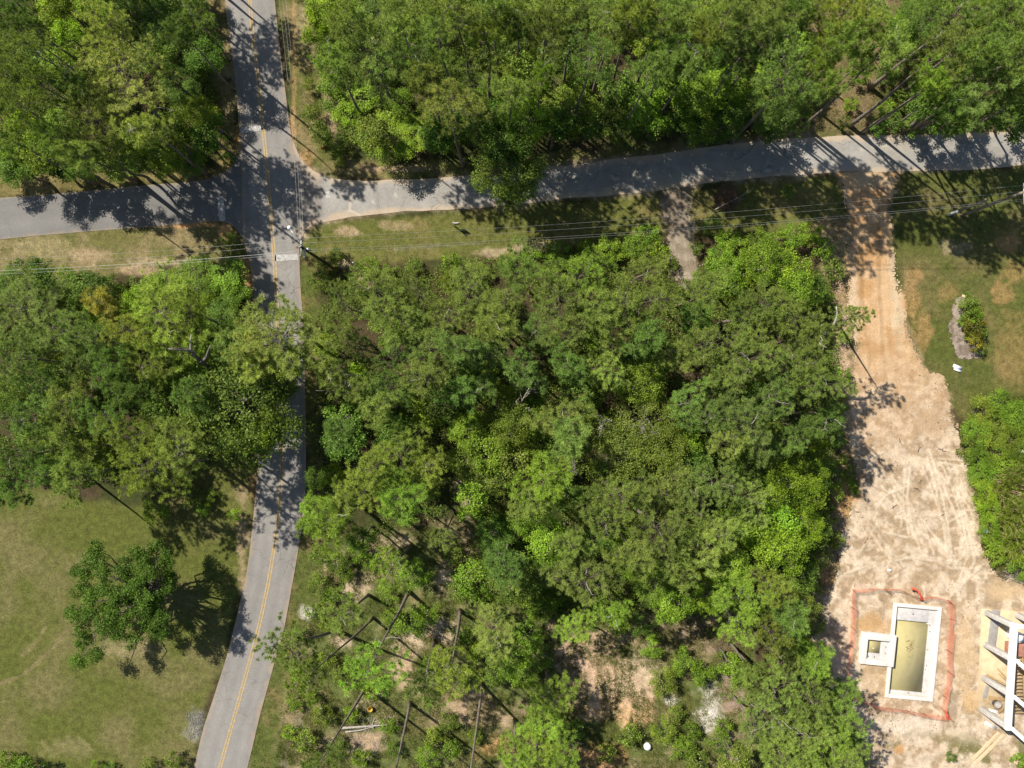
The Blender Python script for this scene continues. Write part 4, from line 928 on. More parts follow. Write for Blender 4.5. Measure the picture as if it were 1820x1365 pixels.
L_ALL = [(1600, 60, 36, 'b'), (1530, 110, 24, 'n'), (108, 10, 28, 'v'), (118, 62, 28, 'v'), (104, 112, 30, 'v'), (40, 212, 25, 'v'), (283, 106, 28, 'n'), (293, 46, 52, 'd'), (40, 264, 28, 'v'), (78, 282, 30, 'n'), (297, 284, 30, 'y'), (354, 196, 26, 'y'), (320, 146, 36, 'd'), (360, 95, 34, 'd'), (365, 235, 30, 'd'), (335, 285, 28, 'd'), (245, 290, 26, 'd'), (140, 300, 26, 'd'), (20, 295, 28, 'd'), (240, 20, 36, 'g'), (300, 230, 34, 'y'),
         (684, 243, 50, 'v'), (735, 234, 34, 'v'), (617, 200, 26, 'v'), (640, 170, 28, 'b'), (937, 210, 42, 'b'), (1011, 196, 48, 'y'), (1139, 190, 48, 'b'), (1105, 212, 40, 'n'), (1277, 160, 54, 'b'), (1240, 168, 42, 'b'), (920, 128, 32, 'n'), (1190, 195, 40, 'd'), (1330, 195, 40, 'd'), (840, 225, 34, 'd'), (1060, 215, 36, 'd'), (775, 245, 30, 'd'), (1420, 90, 32, 'b'), (560, 60, 24, 'v'), (575, 20, 28, 'v'), (590, 150, 26, 'b'), (875, 200, 30, 'd'), (985, 225, 30, 'd'), (1235, 210, 34, 'd'), (1290, 215, 34, 'd'), (1380, 225, 30, 'd'), (1100, 150, 34, 'd'), (1641, 32, 44, 'd'), (1800, 215, 30, 'd'), (1690, 215, 26, 'd'), (1640, 190, 26, 'd'), (1200, 150, 32, 'b'), (1310, 150, 30, 'b'),
         (152, 514, 38, 'd'), (345, 498, 42, 'b'), (402, 492, 34, 'b'), (300, 510, 32, 'b'), (354, 668, 48, 'b'), (168, 806, 30, 'v'), (209, 688, 36, 'd'), (70, 500, 36, 'd'), (20, 510, 34, 'd'), (395, 560, 34, 'd'), (380, 640, 30, 'b'), (410, 690, 34, 'd'), (300, 720, 34, 'd'), (60, 620, 36, 'd'), (130, 820, 30, 'd'), (60, 780, 34, 'd'), (220, 820, 26, 'd'), (430, 780, 26, 'd'), (150, 730, 32, 'd'), (10, 700, 30, 'n'), (265, 700, 30, 'd'), (250, 540, 30, 'b'), (420, 520, 24, 'b'), (480, 700, 34, 'n'),
         (762, 740, 26, 'v'), (829, 765, 36, 'b'), (890, 722, 42, 'y'), (912, 756, 40, 'y'), (944, 755, 34, 'b'), (1089, 682, 38, 'n'), (1139, 682, 42, 'y'), (1153, 750, 56, 'l'), (1099, 806, 56, 'l'), (1173, 792, 46, 'l'), (870, 806, 40, 'y'), (876, 846, 36, 'l'), (1004, 810, 40, 'l'), (1217, 790, 34, 'b'), (920, 816, 34, 'l'), (610, 745, 30, 'd'), (615, 790, 34, 'd'), (825, 665, 36, 'd'), (700, 770, 36, 'd'), (1130, 640, 36, 'd'), (1240, 570, 34, 'd'), (1030, 710, 36, 'd'), (940, 700, 34, 'd'),
         (1287, 490, 38, 'b'), (1399, 486, 42, 'v'), (1358, 466, 40, 'b'), (1412, 520, 38, 'b'), (1320, 500, 34, 'y'), (1443, 782, 22, 'v'), (1368, 792, 44, 'n'), (1426, 832, 44, 'v'), (1400, 860, 34, 'v'), (1380, 880, 40, 'b'), (1440, 880, 30, 'v'), (1388, 972, 48, 'v'), (1321, 932, 44, 'b'), (1364, 945, 42, 'v'), (1430, 930, 36, 'v'), (1112, 990, 40, 'b'), (1169, 1040, 40, 'n'), (1193, 1076, 36, 'b'), (1257, 1055, 38, 'v'), (1428, 1150, 26, 'b'), (1420, 1030, 34, 'd'), (1300, 1010, 36, 'b'), (1210, 960, 34, 'd'), (955, 924, 42, 'b'), (976, 965, 42, 'b'), (905, 1168, 38, 'b'), (915, 1034, 44, 'n'), (1314, 1198, 26, 'b'), (880, 950, 34, 'd'), (1040, 900, 34, 'd'), (1230, 830, 34, 'd'), (1340, 830, 36, 'd'), (1450, 950, 26, 'd'), (1430, 1080, 26, 'n'), (1010, 880, 30, 'd'), (1060, 965, 32, 'd'), (1330, 720, 30, 'd'), (1390, 930, 34, 'b'), (840, 890, 30, 'b'), (640, 960, 26, 'd'), (860, 760, 30, 'd'), (960, 790, 34, 'l'), (1050, 770, 34, 'l'), (1200, 840, 34, 'l'), (790, 720, 34, 'd'), (560, 850, 20, 'd'), (1160, 700, 26, 'l'), (1310, 1350, 26, 'n'), (1500, 1230, 24, 'd'), (1460, 1200, 22, 'd'), (1375, 1310, 30, 'd'), (1490, 1320, 30, 'd')]
for (x, y, r, t) in L_ALL:
    leafy(x, y, r, t, RNG.uniform(3.2, 3.8) if (290 < x < 430 and 480 < y < 530) or (555 < x < 770 and 135 < y < 260) else RNG.uniform(5.5, 9.5) if t != 'd' else RNG.uniform(4.5, 7.5))

S_ALL = [(612, 1020, 15, 'b'), (580, 1110, 13, 'v'), (625, 1270, 15, 'v'), (690, 1290, 16, 'b'), (760, 1180, 14, 'b'), (835, 1200, 16, 'b'), (800, 1330, 17, 'b'), (845, 1310, 14, 'y'), (520, 1250, 13, 'b'), (530, 1200, 14, 'b'), (555, 1240, 14, 'b'), (515, 1300, 14, 'b'), (660, 1000, 14, 'b'), (690, 985, 13, 'v'), (860, 1060, 16, 'b'), (900, 1110, 15, 'b'), (1590, 214, 18, 'd'), (1217, 512, 16, 'n'), (1240, 492, 14, 'b'), (1192, 470, 13, 'y'), (1238, 440, 12, 'n'), (1622, 224, 20, 'd'), (1655, 220, 20, 'd'), (1560, 228, 15, 'd'), (1605, 178, 18, 'n'), (1635, 200, 22, 'd'), (1580, 130, 20, 'd'), (1500, 215, 12, 'n'), (1513, 183, 14, 'v'), (1574, 192, 16, 'b'), (1527, 134, 18, 'b'), (1466, 526, 16, 'b'), (1497, 668, 16, 'b'), (1722, 545, 20, 'n'), (1712, 570, 11, 'b'), (1731, 576, 19, 'o'), (1738, 590, 14, 'n'), (1728, 560, 16, 'b'), (1742, 620, 10, 'n'), (1722, 597, 10, 'v'), (1736, 607, 15, 'o'), (1735, 552, 12, 'y'),
         (800, 468, 18, 'b'), (655, 475, 20, 'b'), (735, 472, 15, 'n'), (690, 488, 16, 'n'), (585, 470, 18, 'n'), (600, 450, 14, 'n'), (570, 500, 18, 'n'), (420, 445, 17, 'd'), (405, 425, 11, 'b'), (30, 480, 22, 'd'), (115, 495, 22, 'b'), (190, 510, 20, 'd'), (590, 255, 20, 'd'), (570, 235, 18, 'n'), (600, 285, 12, 'n'), (555, 200, 16, 'n'), (405, 285, 14, 'd'), (390, 250, 18, 'd'), (380, 205, 14, 'd'), (560, 25, 16, 'v'), (548, 150, 12, 'y'),
         (730, 1104, 32, 'b'), (838, 1030, 34, 'b'), (736, 1018, 28, 'b'), (820, 1050, 24, 'n'), (700, 1100, 22, 'y'), (760, 1095, 22, 'b'), (660, 1230, 16, 'v'), (600, 1000, 22, 'n'), (570, 1040, 20, 'n'), (640, 980, 20, 'b'), (570, 985, 20, 'n'), (590, 1060, 16, 'b'), (805, 985, 18, 'n'), (870, 1000, 22, 'b'), (850, 985, 18, 'n'), (960, 1080, 28, 'b'), (940, 1050, 26, 'n'), (985, 1060, 22, 'y'), (940, 1130, 26, 'b'), (960, 1170, 24, 'n'), (930, 1200, 24, 'b'), (880, 1200, 22, 'n'), (820, 1130, 18, 'b'), (845, 1160, 18, 'v'), (560, 1090, 18, 'n'), (530, 1130, 14, 'n'), (575, 1270, 18, 'y'), (545, 1320, 20, 'n'), (600, 1330, 22, 'n'), (640, 1345, 16, 'b'), (700, 1330, 14, 'n'), (770, 1310, 18, 'y'), (760, 1345, 22, 'b'), (800, 1280, 18, 'n'), (610, 1200, 18, 'n'), (580, 1170, 16, 'y'), (690, 1060, 14, 'y'),
         (1180, 1210, 26, 'y'), (1220, 1180, 28, 'b'), (1250, 1200, 22, 'b'), (1160, 1150, 22, 'b'), (1180, 1300, 24, 'y'), (1215, 1330, 22, 'b'), (1120, 1310, 20, 'n'), (1230, 1300, 16, 'b'), (1280, 1320, 22, 'n'), (1240, 1350, 20, 'n'), (1100, 1110, 20, 'b'), (1140, 1110, 22, 'd'), (1200, 1270, 16, 'n'), (1020, 1300, 18, 'd'), (1290, 1180, 20, 'b'), (1285, 1290, 16, 'b'), (1080, 1340, 18, 'n'),
         (1480, 480, 20, 'n'), (1480, 560, 14, 'd'), (1465, 440, 20, 'b'), (1440, 415, 22, 'v'), (1410, 420, 22, 'b'), (1380, 425, 22, 'v'), (1345, 430, 24, 'v'), (1310, 440, 24, 'b'), (1280, 450, 22, 'b'), (1265, 400, 16, 'd'), (1400, 340, 12, 'n'), (1150, 420, 24, 'b'), (1125, 440, 22, 'b'), (1080, 440, 20, 'n'), (1040, 445, 20, 'y'), (990, 450, 22, 'b'), (945, 455, 20, 'b'), (1170, 450, 20, 'v'), (1250, 520, 16, 'y'), (1330, 460, 18, 'y'), (1290, 425, 18, 'b'), (900, 465, 16, 'y'), (850, 480, 18, 'n'), (1510, 855, 10, 'b'), (1495, 830, 18, 'n'), (1480, 870, 20, 'b'), (1470, 920, 20, 'n'), (1455, 990, 20, 'n'), (1440, 1050, 18, 'n'), (1450, 1110, 16, 'n'), (1490, 720, 16, 'n'), (1485, 780, 16, 'd'), (1500, 600, 12, 'b'), (1520, 870, 9, 'b'), (1485, 960, 16, 'y'),
         (1745, 730, 28, 'n'), (1780, 718, 28, 'b'), (1812, 740, 30, 'n'), (1735, 765, 26, 'b'), (1765, 770, 26, 'y'), (1795, 775, 26, 'n'), (1725, 795, 20, 'n'), (1740, 810, 26, 'b'), (1775, 805, 22, 'n'), (1745, 845, 26, 'b'), (1750, 875, 26, 'v'), (1757, 905, 24, 'v'), (1762, 940, 24, 'b'), (1770, 965, 20, 'b'), (1775, 985, 20, 'n'), (1800, 745, 20, 'd'), (1815, 800, 24, 'n'), (1757, 820, 18, 'y'), (1790, 830, 20, 'n'), (1812, 1010, 22, 'b'),
         (10, 1352, 18, 'b'), (35, 1360, 18, 'b'), (62, 1368, 20, 'd'), (170, 1360, 10, 'b'), (195, 1366, 10, 'd'), (265, 1358, 12, 'n'), (310, 1350, 16, 'n'), (275, 910, 24, 'b'), (360, 905, 14, 'b'), (375, 880, 12, 'n'), (340, 880, 20, 'n'), (415, 915, 12, 'b'), (1812, 1352, 14, 'b'), (1690, 1345, 10, 'n')]
for (x, y, r, t) in S_ALL:
    low = x > 1690 and 690 < y < 1030
    if low and t in 'nd': t = 'y' if int(x) % 2 else 'b'
    shrub(x, y, r, t, r / K * .55 if low else None)

# undergrowth filling the woods between the crowns
FILL = [[(-60, -60), (345, -60), (375, 60), (385, 150), (392, 240), (370, 290), (300, 302), (-60, 308)],
        [(556, -60), (1440, -60), (1440, 100), (1450, 205), (1200, 240), (960, 248), (760, 262), (620, 265), (600, 230), (562, 120)],
        [(1600, -60), (1880, -60), (1880, 220), (1700, 222), (1640, 195), (1600, 140)],
        [(-60, 505), (200, 505), (300, 478), (425, 482), (440, 520), (446, 600), (450, 700), (450, 790), (400, 800), (330, 860), (200, 855), (50, 850), (-60, 850)],
        [(572, 490), (680, 475), (850, 462), (1000, 440), (1170, 428), (1185, 480), (1230, 540), (1265, 450), (1400, 415), (1440, 410), (1450, 460), (1485, 530), (1492, 640), (1485, 800), (1475, 900), (1460, 960), (1425, 1080), (1430, 1150), (1300, 1125), (1240, 1060), (1170, 1090), (1000, 1105), (900, 1050), (850, 950), (820, 900), (700, 950), (570, 955), (568, 760), (560, 600)],
        [(1310, 1170), (1450, 1165), (1500, 1260), (1540, 1330), (1540, 1420), (1290, 1420), (1340, 1300)]]
fr = np.random.default_rng(33)
for fi, poly in enumerate(FILL):
    P_ = np.array(poly, float); area = abs(np.dot(P_[:, 0], np.roll(P_[:, 1], 1)) - np.dot(P_[:, 1], np.roll(P_[:, 0], 1))) / 2
    n = int(area / 3600); pts = []
    tries = 0
    while len(pts) < n and tries < n * 30:
        tries += 1
        x = fr.uniform(P_[:, 0].min(), P_[:, 0].max()); y = fr.uniform(P_[:, 1].min(), P_[:, 1].max())
        if float(pdist(np.array([x]), np.array([y]), poly)[0]) < 6: continue
        if any((x - a) ** 2 + (y - b) ** 2 < 38 ** 2 for a, b in pts): continue
        pts.append((x, y))
        if COUNT['leafy_tree'] < 296 and fr.random() < .55: leafy(x, y, fr.uniform(22, 36), fr.choice(list('ndbnyv')), fr.uniform(3.5, 6.5))
        elif COUNT['shrub'] < 296: shrub(x, y, fr.uniform(16, 28), fr.choice(list('ndbnyv')))
print("COUNTS", COUNT)
settle_labels()

# ground cover too fine to count: leafy undergrowth in the woods, grass on the verges
gc = MB(); r = np.random.default_rng(55)
for poly in FILL:
    P_ = np.array(poly, float); area = abs(np.dot(P_[:, 0], np.roll(P_[:, 1], 1)) - np.dot(P_[:, 1], np.roll(P_[:, 0], 1))) / 2
    n = int(area / 26)
    x = r.uniform(P_[:, 0].min(), P_[:, 0].max(), n * 2); y = r.uniform(P_[:, 1].min(), P_[:, 1].max(), n * 2)
    ok = (pdist(x, y, poly) > 2) & (fbm(x, y, 60, 3, 91) > .42)
    x, y = x[ok], y[ok]
    C = np.stack([(x - CX) / K, -(y - CY) / K, r.uniform(.05, .7, len(x))], 1)
    leaves(gc, C, np.tile([0, 0, 1.0], (len(x), 1)), 7, .24, .17, r, np.clip(.45 + .5 * (fbm(x, y, 40, 2, 92) - .5), 0, 1))
ug = gc.build("undergrowth", M_LEAF); ug["kind"] = "stuff"; ug["label"] = "low leafy undergrowth covering the woodland floor"; ug["category"] = "undergrowth"

gr = MB(); r = np.random.default_rng(56)
def blades(poly, per, h, t0, seed, thr=.0, band=0):
    P_ = np.array(poly, float); area = abs(np.dot(P_[:, 0], np.roll(P_[:, 1], 1)) - np.dot(P_[:, 1], np.roll(P_[:, 0], 1))) / 2
    n = int(area / K / K * per)
    x = r.uniform(P_[:, 0].min(), P_[:, 0].max(), n * 2); y = r.uniform(P_[:, 1].min(), P_[:, 1].max(), n * 2)
    dp = pdist(x, y, poly)
    ok = ((dp > 0) if not band else (abs(dp + 3 + (fbm(x, y, 40, 3, 5) - .5) * 26) < band)) & (fbm(x, y, 26, 3, seed) > thr) & (x > -40) & (x < 1860) & (y > -40) & (y < 1400)
    for q in (MAIN_POLY, SIDE_POLY, LANE_POLY, POOL, SPA): ok &= pdist(x, y, q) < -1
    x, y = x[ok], y[ok]; k = len(x)
    C = np.stack([(x - CX) / K, -(y - CY) / K, np.full(k, -.07)], 1)
    nb = 5
    d = unit(r.normal(size=(k, nb, 3)) * np.array([1, 1, .2]) + np.array([0, 0, .9]))
    l = h * r.uniform(.5, 1.2, (k, nb, 1)); sd_ = unit(np.cross(d, r.normal(size=(k, nb, 3)))) * .022
    b = C[:, None] + r.normal(0, .07, (k, nb, 3)) * np.array([1, 1, 0])
    V = np.stack([b - sd_, b + sd_, b + d * l], 2).reshape(-1, 3)
    t = np.repeat(np.clip(t0 + 1.2 * (fbm(x, y, 34, 3, seed + 2)[:, None] - .5) + r.normal(0, .12, (k, nb)), 0, 1).reshape(-1), 3)
    gr.add(V, np.arange(k * nb * 3).reshape(-1, 3), t)
blades(VERGE_NE, 9, .35, .5, 101, .42); blades(VERGE_NW, 9, .4, .6, 102, .40); blades(VERGE_SIDE, 7, .3, .6, 103, .42)
blades(VERGE_W, 4, .2, .6, 104, .45); blades(VERGE_LANE, 7, .24, .45, 105, .42); blades(VERGE_E, 14, .4, .35, 106, .38)
blades(OPEN_S, 26, .45, .42, 107, .42); blades(LAWN_E, 9, .12, .5, 108, .40); blades(LAWN_SW, 9, .11, .5, 109, .40); blades(LITTER_NE, 12, .35, .5, 110, .44)
blades(EDGE_DRIVE, 12, .4, .4, 111, .44); blades([(1690, 790), (1720, 780), (1760, 900), (1790, 1040), (1750, 1030), (1725, 900)], 8, .4, .4, 112, .42)
blades([(1560, 1310), (1760, 1330), (1770, 1420), (1560, 1420)], 8, .25, .4, 113, .55); blades([(1575, 330), (1610, 330), (1640, 620), (1625, 640), (1585, 480)], 8, .25, .45, 114, .5)
blades([(525, -40), (620, -40), (640, 280), (540, 290)], 8, .45, .5, 115, .44)
blades(DRIVE, 11, .28, .45, 116, .42, 13)
blades(LANE_POLY, 9, .22, .5, 117, .4, 9)
blades(TRAIL, 14, .3, .4, 118, .4, 11); blades([(1200, 345), (1210, 345), (1226, 500), (1216, 500)], 14, .25, .45, 120, .4)
blades([(1705, 770), (1740, 715), (1830, 700), (1830, 1030), (1780, 1030), (1750, 960)], 26, .7, .5, 121, .38)
blades(MAIN_POLY, 3, .2, .5, 119, .4, 9)
g_o = gr.build("grass", M_GRASS); g_o["kind"] = "stuff"; g_o["label"] = "tufts of grass and weeds on the verges and clearings"; g_o["category"] = "grass"
# ------------------------------------------------------------------ limbs that show on particular trees
from mathutils import Matrix
def limb(label, pts, rad):
    t = next(o for o in bpy.data.objects if o.get("label") == label)
    inv = Matrix.LocRotScale(t.location, t.rotation_euler, t.scale).inverted()
    P_ = [(*W(x, y, h), h) for x, y, h in pts]
    s = smooth([p for p in P_], .4)
    mb = MB(); mb.tube(s, np.linspace(rad, rad * .35, len(s)), 6, .5)
    mb.v = [np.array([inv @ Vector(p) for p in v]) for v in mb.v]
    mb.build("bare_limb", M_DEAD if rad < .2 else M_GREYBARK, t, True)
lb = "big yellow green pine with a thick forked limb west of the main road"
limb(lb, [(385, 668, 8), (362, 645, 10.5), (352, 638, 11.6), (340, 624, 13), (326, 621, 13.6), (300, 620, 14)], .30)
limb(lb, [(356, 643, 11), (366, 636, 12.5), (370, 624, 13.5), (374, 614, 14.2)], .22)
limb(lb, [(340, 624, 13), (339, 608, 14), (340, 595, 14.4)], .17)
lb = "pale grey pine spreading its limbs across the main road"
limb(lb, [(470, 607, 14.4), (500, 606, 13.8), (530, 603, 13.4), (552, 596, 13)], .16)
limb(lb, [(500, 606, 14), (512, 585, 14.5), (522, 572, 14.8)], .10)
lb = "pine with a long bent limb reaching over the orange driveway"
limb(lb, [(1458, 596, 11), (1474, 588, 12), (1484, 572, 13), (1488, 558, 13.4), (1486, 545, 13.8)], .19)
limb(lb, [(1457, 597, 11), (1458, 585, 12), (1460, 577, 12.4)], .13)

# ------------------------------------------------------------------ swimming pool and hot tub
def frame_of(q):
    w = [Vector((*W(*p), 0)) for p in q]
    c = sum(w, Vector()) / 4
    u = ((w[1] - w[0]) + (w[2] - w[3])).normalized()
    hu = ((w[1] - w[0]).length + (w[2] - w[3]).length) / 4
    hv = ((w[3] - w[0]).length + (w[2] - w[1]).length) / 4
    return c, math.atan2(u.y, u.x), hu, hv
def lbox(mb, x0, x1, y0, y1, z0, z1): mb.box(((x0 + x1) / 2, (y0 + y1) / 2, (z0 + z1) / 2), (x1 - x0, y1 - y0, z1 - z0))
def bevel(o, w=.03):
    b = o.modifiers.new("bevel", 'BEVEL'); b.width = w; b.segments = 2; b.limit_method = 'ANGLE'
def solid(name, boxes, m_, parent, w=.02):
    mb = MB()
    for b in boxes: lbox(mb, *b)
    o = mb.build(name, m_, parent)
    if w: bevel(o, w)
    return o
c, a, hu, hv = frame_of(POOL)
pool = tag(empty("swimming_pool", c, a), "long rectangular concrete swimming pool shell holding murky green water", "swimming pool")
t = .40
solid("wall", [(-hu, -hu + t, -hv, hv, -1.8, .22)], M_CONC, pool); solid("wall", [(hu - t, hu, -hv, hv, -1.8, .22)], M_CONC, pool)
solid("wall", [(-hu + t, hu - t, hv - t, hv, -1.8, .219)], M_CONC, pool); solid("wall", [(-hu + t, hu - t, -hv, -hv + t, -1.8, .219)], M_CONC, pool)
ix, iy = hu - t, hv - t
solid("sun_shelf", [(-ix, ix - .85, iy - 1.65, iy, -1.8, -.16), (ix - .85, ix, iy - 1.25, iy, -1.8, -.163)], M_PLASTER, pool)
for k in range(3): solid("step", [(ix - .85, ix, iy - 1.25 - .22 * (k + 1), iy - 1.25 - .22 * k - .002, -1.8, -.20 - .05 * k)], M_PLASTER, pool, .012)
solid("bench", [(ix - .62, ix, -iy, iy - 1.92, -1.8, -.36)], M_PLASTER, pool)
solid("bench", [(-ix, ix - .622, -iy, -iy + .34, -1.8, -.362)], M_PLASTER, pool)
solid("floor", [(-ix, ix, -iy, iy, -1.9, -1.801)], M_PLASTER, pool, 0)
mb = MB(); lbox(mb, -ix, ix - .622, -iy + .34, iy - 1.65, -1.7, -.50); mb.build("water", M_WATER, pool)
for k, y in enumerate((3.2, 2.5, .3, -1.6, -2.1)):
    mb = MB(); mb.tube([(ix - .55 + .1 * (k % 2), y, -.36), (ix - .57 + .1 * (k % 2), y + .02, -.22)], .04, 6); mb.build("pipe_stub", M_DARKWIRE, pool)
mb = MB(); mb.tube([(.1, -iy + .2, -.37), (.12, -iy + .2, -.2)], .05, 6); mb.build("pipe_stub", M_DARKWIRE, pool)
mb = MB(); mb.tube([(-.3, iy - .8, -.17), (-.3, iy - .8, -.1)], .07, 8); mb.build("pipe_stub", M_DARKWIRE, pool)

c, a, su, sv = frame_of(SPA)
spa = tag(empty("hot_tub", c, a), "small square raised hot tub of white concrete set against the pool's side", "hot tub")
tl, tr_, tt, tb_ = .70, .62, .78, .62
solid("wall", [(-su, -su + tl, -sv, sv, -1.3, .5)], M_CONC, spa); solid("wall", [(su - tr_, su, -sv, sv, -.52, .5)], M_CONC, spa)
solid("wall", [(-su + tl, su - tr_, sv - tt, sv, -1.3, .499)], M_CONC, spa); solid("wall", [(-su + tl, su - tr_, -sv, -sv + tb_, -1.3, .499)], M_CONC, spa)
x0, x1, y0, y1 = -su + tl, su - tr_, -sv + tb_, sv - tt
solid("bench", [(x1 - .85, x1, y0, y1, -1.3, -.02)], M_PLASTER, spa); solid("bench", [(x0, x1 - .852, y0, y0 + .62, -1.3, -.022)], M_PLASTER, spa)
mb = MB(); lbox(mb, x0, x1 - .852, y0 + .62, y1, -1.2, -.16); mb.build("water", M_WATER, spa)
for k in (0, 1):
    mb = MB(); x = x0 + .32 + .72 * k; mb.tube([(x, y0 + 1.15, -.2), (x, y0 + 1.15, -.13)], .065, 8); mb.build("drain_pipe", M_PLASTIC, spa)
for x, y in ((x1 - .25, y0 + 1.5), (x1 - .25, y0 + .75), (x0 + .45, y0 + .2), (x0 + 1.2, y0 + .2)):
    mb = MB(); mb.box((x, y, 0), (.05, .16, .06)); mb.build("jet_fitting", M_DARKWIRE, spa)

# ------------------------------------------------------------------ orange safety fence
FP = [(1515, 1047), (1543, 1046), (1570, 1046), (1600, 1047), (1632, 1062), (1662, 1060), (1684, 1066), (1687, 1100), (1686, 1122), (1682, 1155), (1684, 1192), (1681, 1215), (1676, 1236), (1672, 1258), (1680, 1272), (1640, 1268), (1610, 1262), (1580, 1258), (1545, 1250), (1512, 1236), (1504, 1206), (1506, 1170), (1510, 1146), (1512, 1112), (1514, 1080)]
fence = tag(empty("safety_fence", (*W(1600, 1160), 0)), "sagging orange plastic mesh fence on thin stakes around the pool", "fence")
fx, fy = W(1600, 1160)
r = np.random.default_rng(8)
ground_z = .02
for k, p in enumerate(FP):
    x, y = W(*p); x -= fx; y -= fy
    ln = r.normal(0, .10, 2)
    if k not in (1, 3, 5, 11):
        mb = MB(); mb.tube([(x, y, -.2), (x + ln[0], y + ln[1], 1.35)], .03, 6); mb.build("stake", M_STAKE, fence)
    p2 = FP[(k + 1) % len(FP)]
    x2, y2 = W(*p2); x2 -= fx; y2 -= fy
    L_ = math.hypot(x2 - x, y2 - y); nv = max(3, int(L_ / .19))
    nh = 8
    tx = np.linspace(0, 1, nv + 1)
    dx, dy = (x2 - x) / L_, (y2 - y) / L_
    out = np.array([dy, -dx])
    sag = r.uniform(.05, .28); lean = r.uniform(-.25, .25); bul = r.uniform(-.2, .2)
    def pos(tq, vq):
        s4 = 4 * tq * (1 - tq)
        z = ground_z + .04 + vq * (1.12 - sag * s4)
        o_ = (lean * vq * s4 + bul * s4 * math.sin(vq * 3.1) * .6)
        return np.array([x + (x2 - x) * tq + out[0] * o_, y + (y2 - y) * tq + out[1] * o_, z])
    mb = MB()
    G = np.array([[pos(tq, v) for v in np.linspace(0, 1, nh)] for tq in tx])
    w = .011
    for j in range(nh):                      # long strands
        A = G[:, j] - np.array([0, 0, w]); B = G[:, j] + np.array([0, 0, w * (1 if j < nh - 1 else 2.0)])
        i = np.arange(nv); mb.add(np.concatenate([A, B]), np.stack([i, i + 1, i + nv + 2, i + nv + 1], 1))
    for i_ in range(nv + 1):                 # cross strands
        A = G[i_] - np.array([dx, dy, 0]) * .028; B = G[i_] + np.array([dx, dy, 0]) * .028
        i = np.arange(nh - 1); mb.add(np.concatenate([A, B]), np.stack([i, i + 1, i + nh + 1, i + nh], 1))
    mb.build("netting", M_ORANGE, fence)
def bundle(pts, rad):
    mb = MB(); s = smooth([(W(px, py)[0] - fx, W(px, py)[1] - fy, z) for px, py, z in pts], .12)
    mb.tube(s, rad * (1 + .3 * np.sin(np.arange(len(s)) * 1.7)), 7); mb.build("netting_bundle", M_RED, fence)
bundle([(1612, 1042, .9), (1619, 1043, 1.1), (1626, 1052, 1.1), (1632, 1062, .7), (1634, 1064, .2)], .12)
bundle([(1673, 1257, .9), (1675, 1265, .9), (1679, 1272, .6), (1683, 1276, .2)], .13)

# ------------------------------------------------------------------ house frame on its slab
house = tag(empty("house_frame", (*W(1745, 1175), 0)), "open house shell with four grey pillars and a white beam on a slab", "building")
hx, hy = W(1745, 1175)
def hl(px, py, h=0, z=None):
    x, y = W(px, py, 0); return (x - hx, y - hy, h if z is None else z)
mb = MB()
q = [hl(*p) for p in SLAB]
V = [(x, y, z) for z in (-.15, .12) for x, y, _ in q]
mb.add(V, [[0, 1, 2, 3], [7, 6, 5, 4], [4, 5, 1, 0], [5, 6, 2, 1], [6, 7, 3, 2], [7, 4, 0, 3]]); mb.build("slab", M_SLAB, house)
ha = math.atan2(-(1094 - 1082), 1900 - 1745)
PB = [(1752, 1088), (1750, 1144.5), (1746.5, 1203), (1742.5, 1258.5), (1806, 1092)]
for p in PB:
    x, y, _ = hl(*p)
    mb = MB(); mb.box((x, y, 2.26), (.56, .56, 4.28), ha); o = mb.build("pillar", M_BLOCK, house); bevel(o, .015)
a0, a1 = np.array(hl(1753.2, 1083)), np.array(hl(1742, 1263))
d = a1 - a0; L_ = np.linalg.norm(d)
mb = MB(); mb.box((*((a0 + a1) / 2)[:2], 4.65), (L_, .62, .48), math.atan2(d[1], d[0])); o = mb.build("beam", M_WHITEPAINT, house); bevel(o, .02)
for p, e in (((1757, 1089), (1812, 1092)), ((1756, 1146), (1792, 1180)), ((1751, 1206), (1790, 1240)), ((1747, 1259), (1792, 1300))):
    A, B = np.array(hl(*p)), np.array(hl(*e)); dd = B - A; n = np.linalg.norm(dd)
    u = dd / n; A = A + u * .12
    mb = MB(); mb.box((*((A + B) / 2)[:2], 4.62), (n, .42, .36), math.atan2(dd[1], dd[0])); o = mb.build("brace_beam", M_WHITEPAINT, house); bevel(o, .02)
# stud wall lying on the slab inside
fr_ = tag(empty("wall_framing", (*W(1800, 1205), .12)), "brown stud framing and joists standing inside the house shell", "timber framing")
ox, oy = W(1800, 1205)
for k in range(4):
    x = -.1 + .75 * k
    mb = MB(); mb.box((x, .2, .45 + .25 * (k % 2)), (.10, 8.2, .18), .03); mb.build("rail", M_LUMBER, fr_)
for k in range(20):
    mb = MB(); mb.box((1.0, -3.7 + .41 * k, .72), (2.6, .09, .10), .04); mb.build("rung", M_LUMBER, fr_)
def thing_box(name, label, cat, px, py, z, size, rot, m_, group=None, w=.015):
    mb = MB(); mb.box((0, 0, 0), size); o = mb.build(name, m_); o.location = (*W(px, py), z); o.rotation_euler = (0, 0, rot); tag(o, label, cat, group)
    if w: bevel(o, w)
    return o
def board(label, p, q, w, th, z0, z1, m_, name="lumber_board", group="boards lying about the house shell"):
    A = Vector((*W(*p), z0)); B = Vector((*W(*q), z1)); d = B - A
    mb = MB(); mb.box((0, 0, 0), (d.length, w, th)); o = mb.build(name, m_); bevel(o, .008)
    o.location = (A + B) / 2; o.rotation_euler = d.to_track_quat('X', 'Z').to_euler()
    tag(o, label, "board", group); return o
board("uppermost brown board leaning beside the third grey pillar", (1751, 1197), (1786, 1216), .24, .05, .30, .9, M_LUMBER)
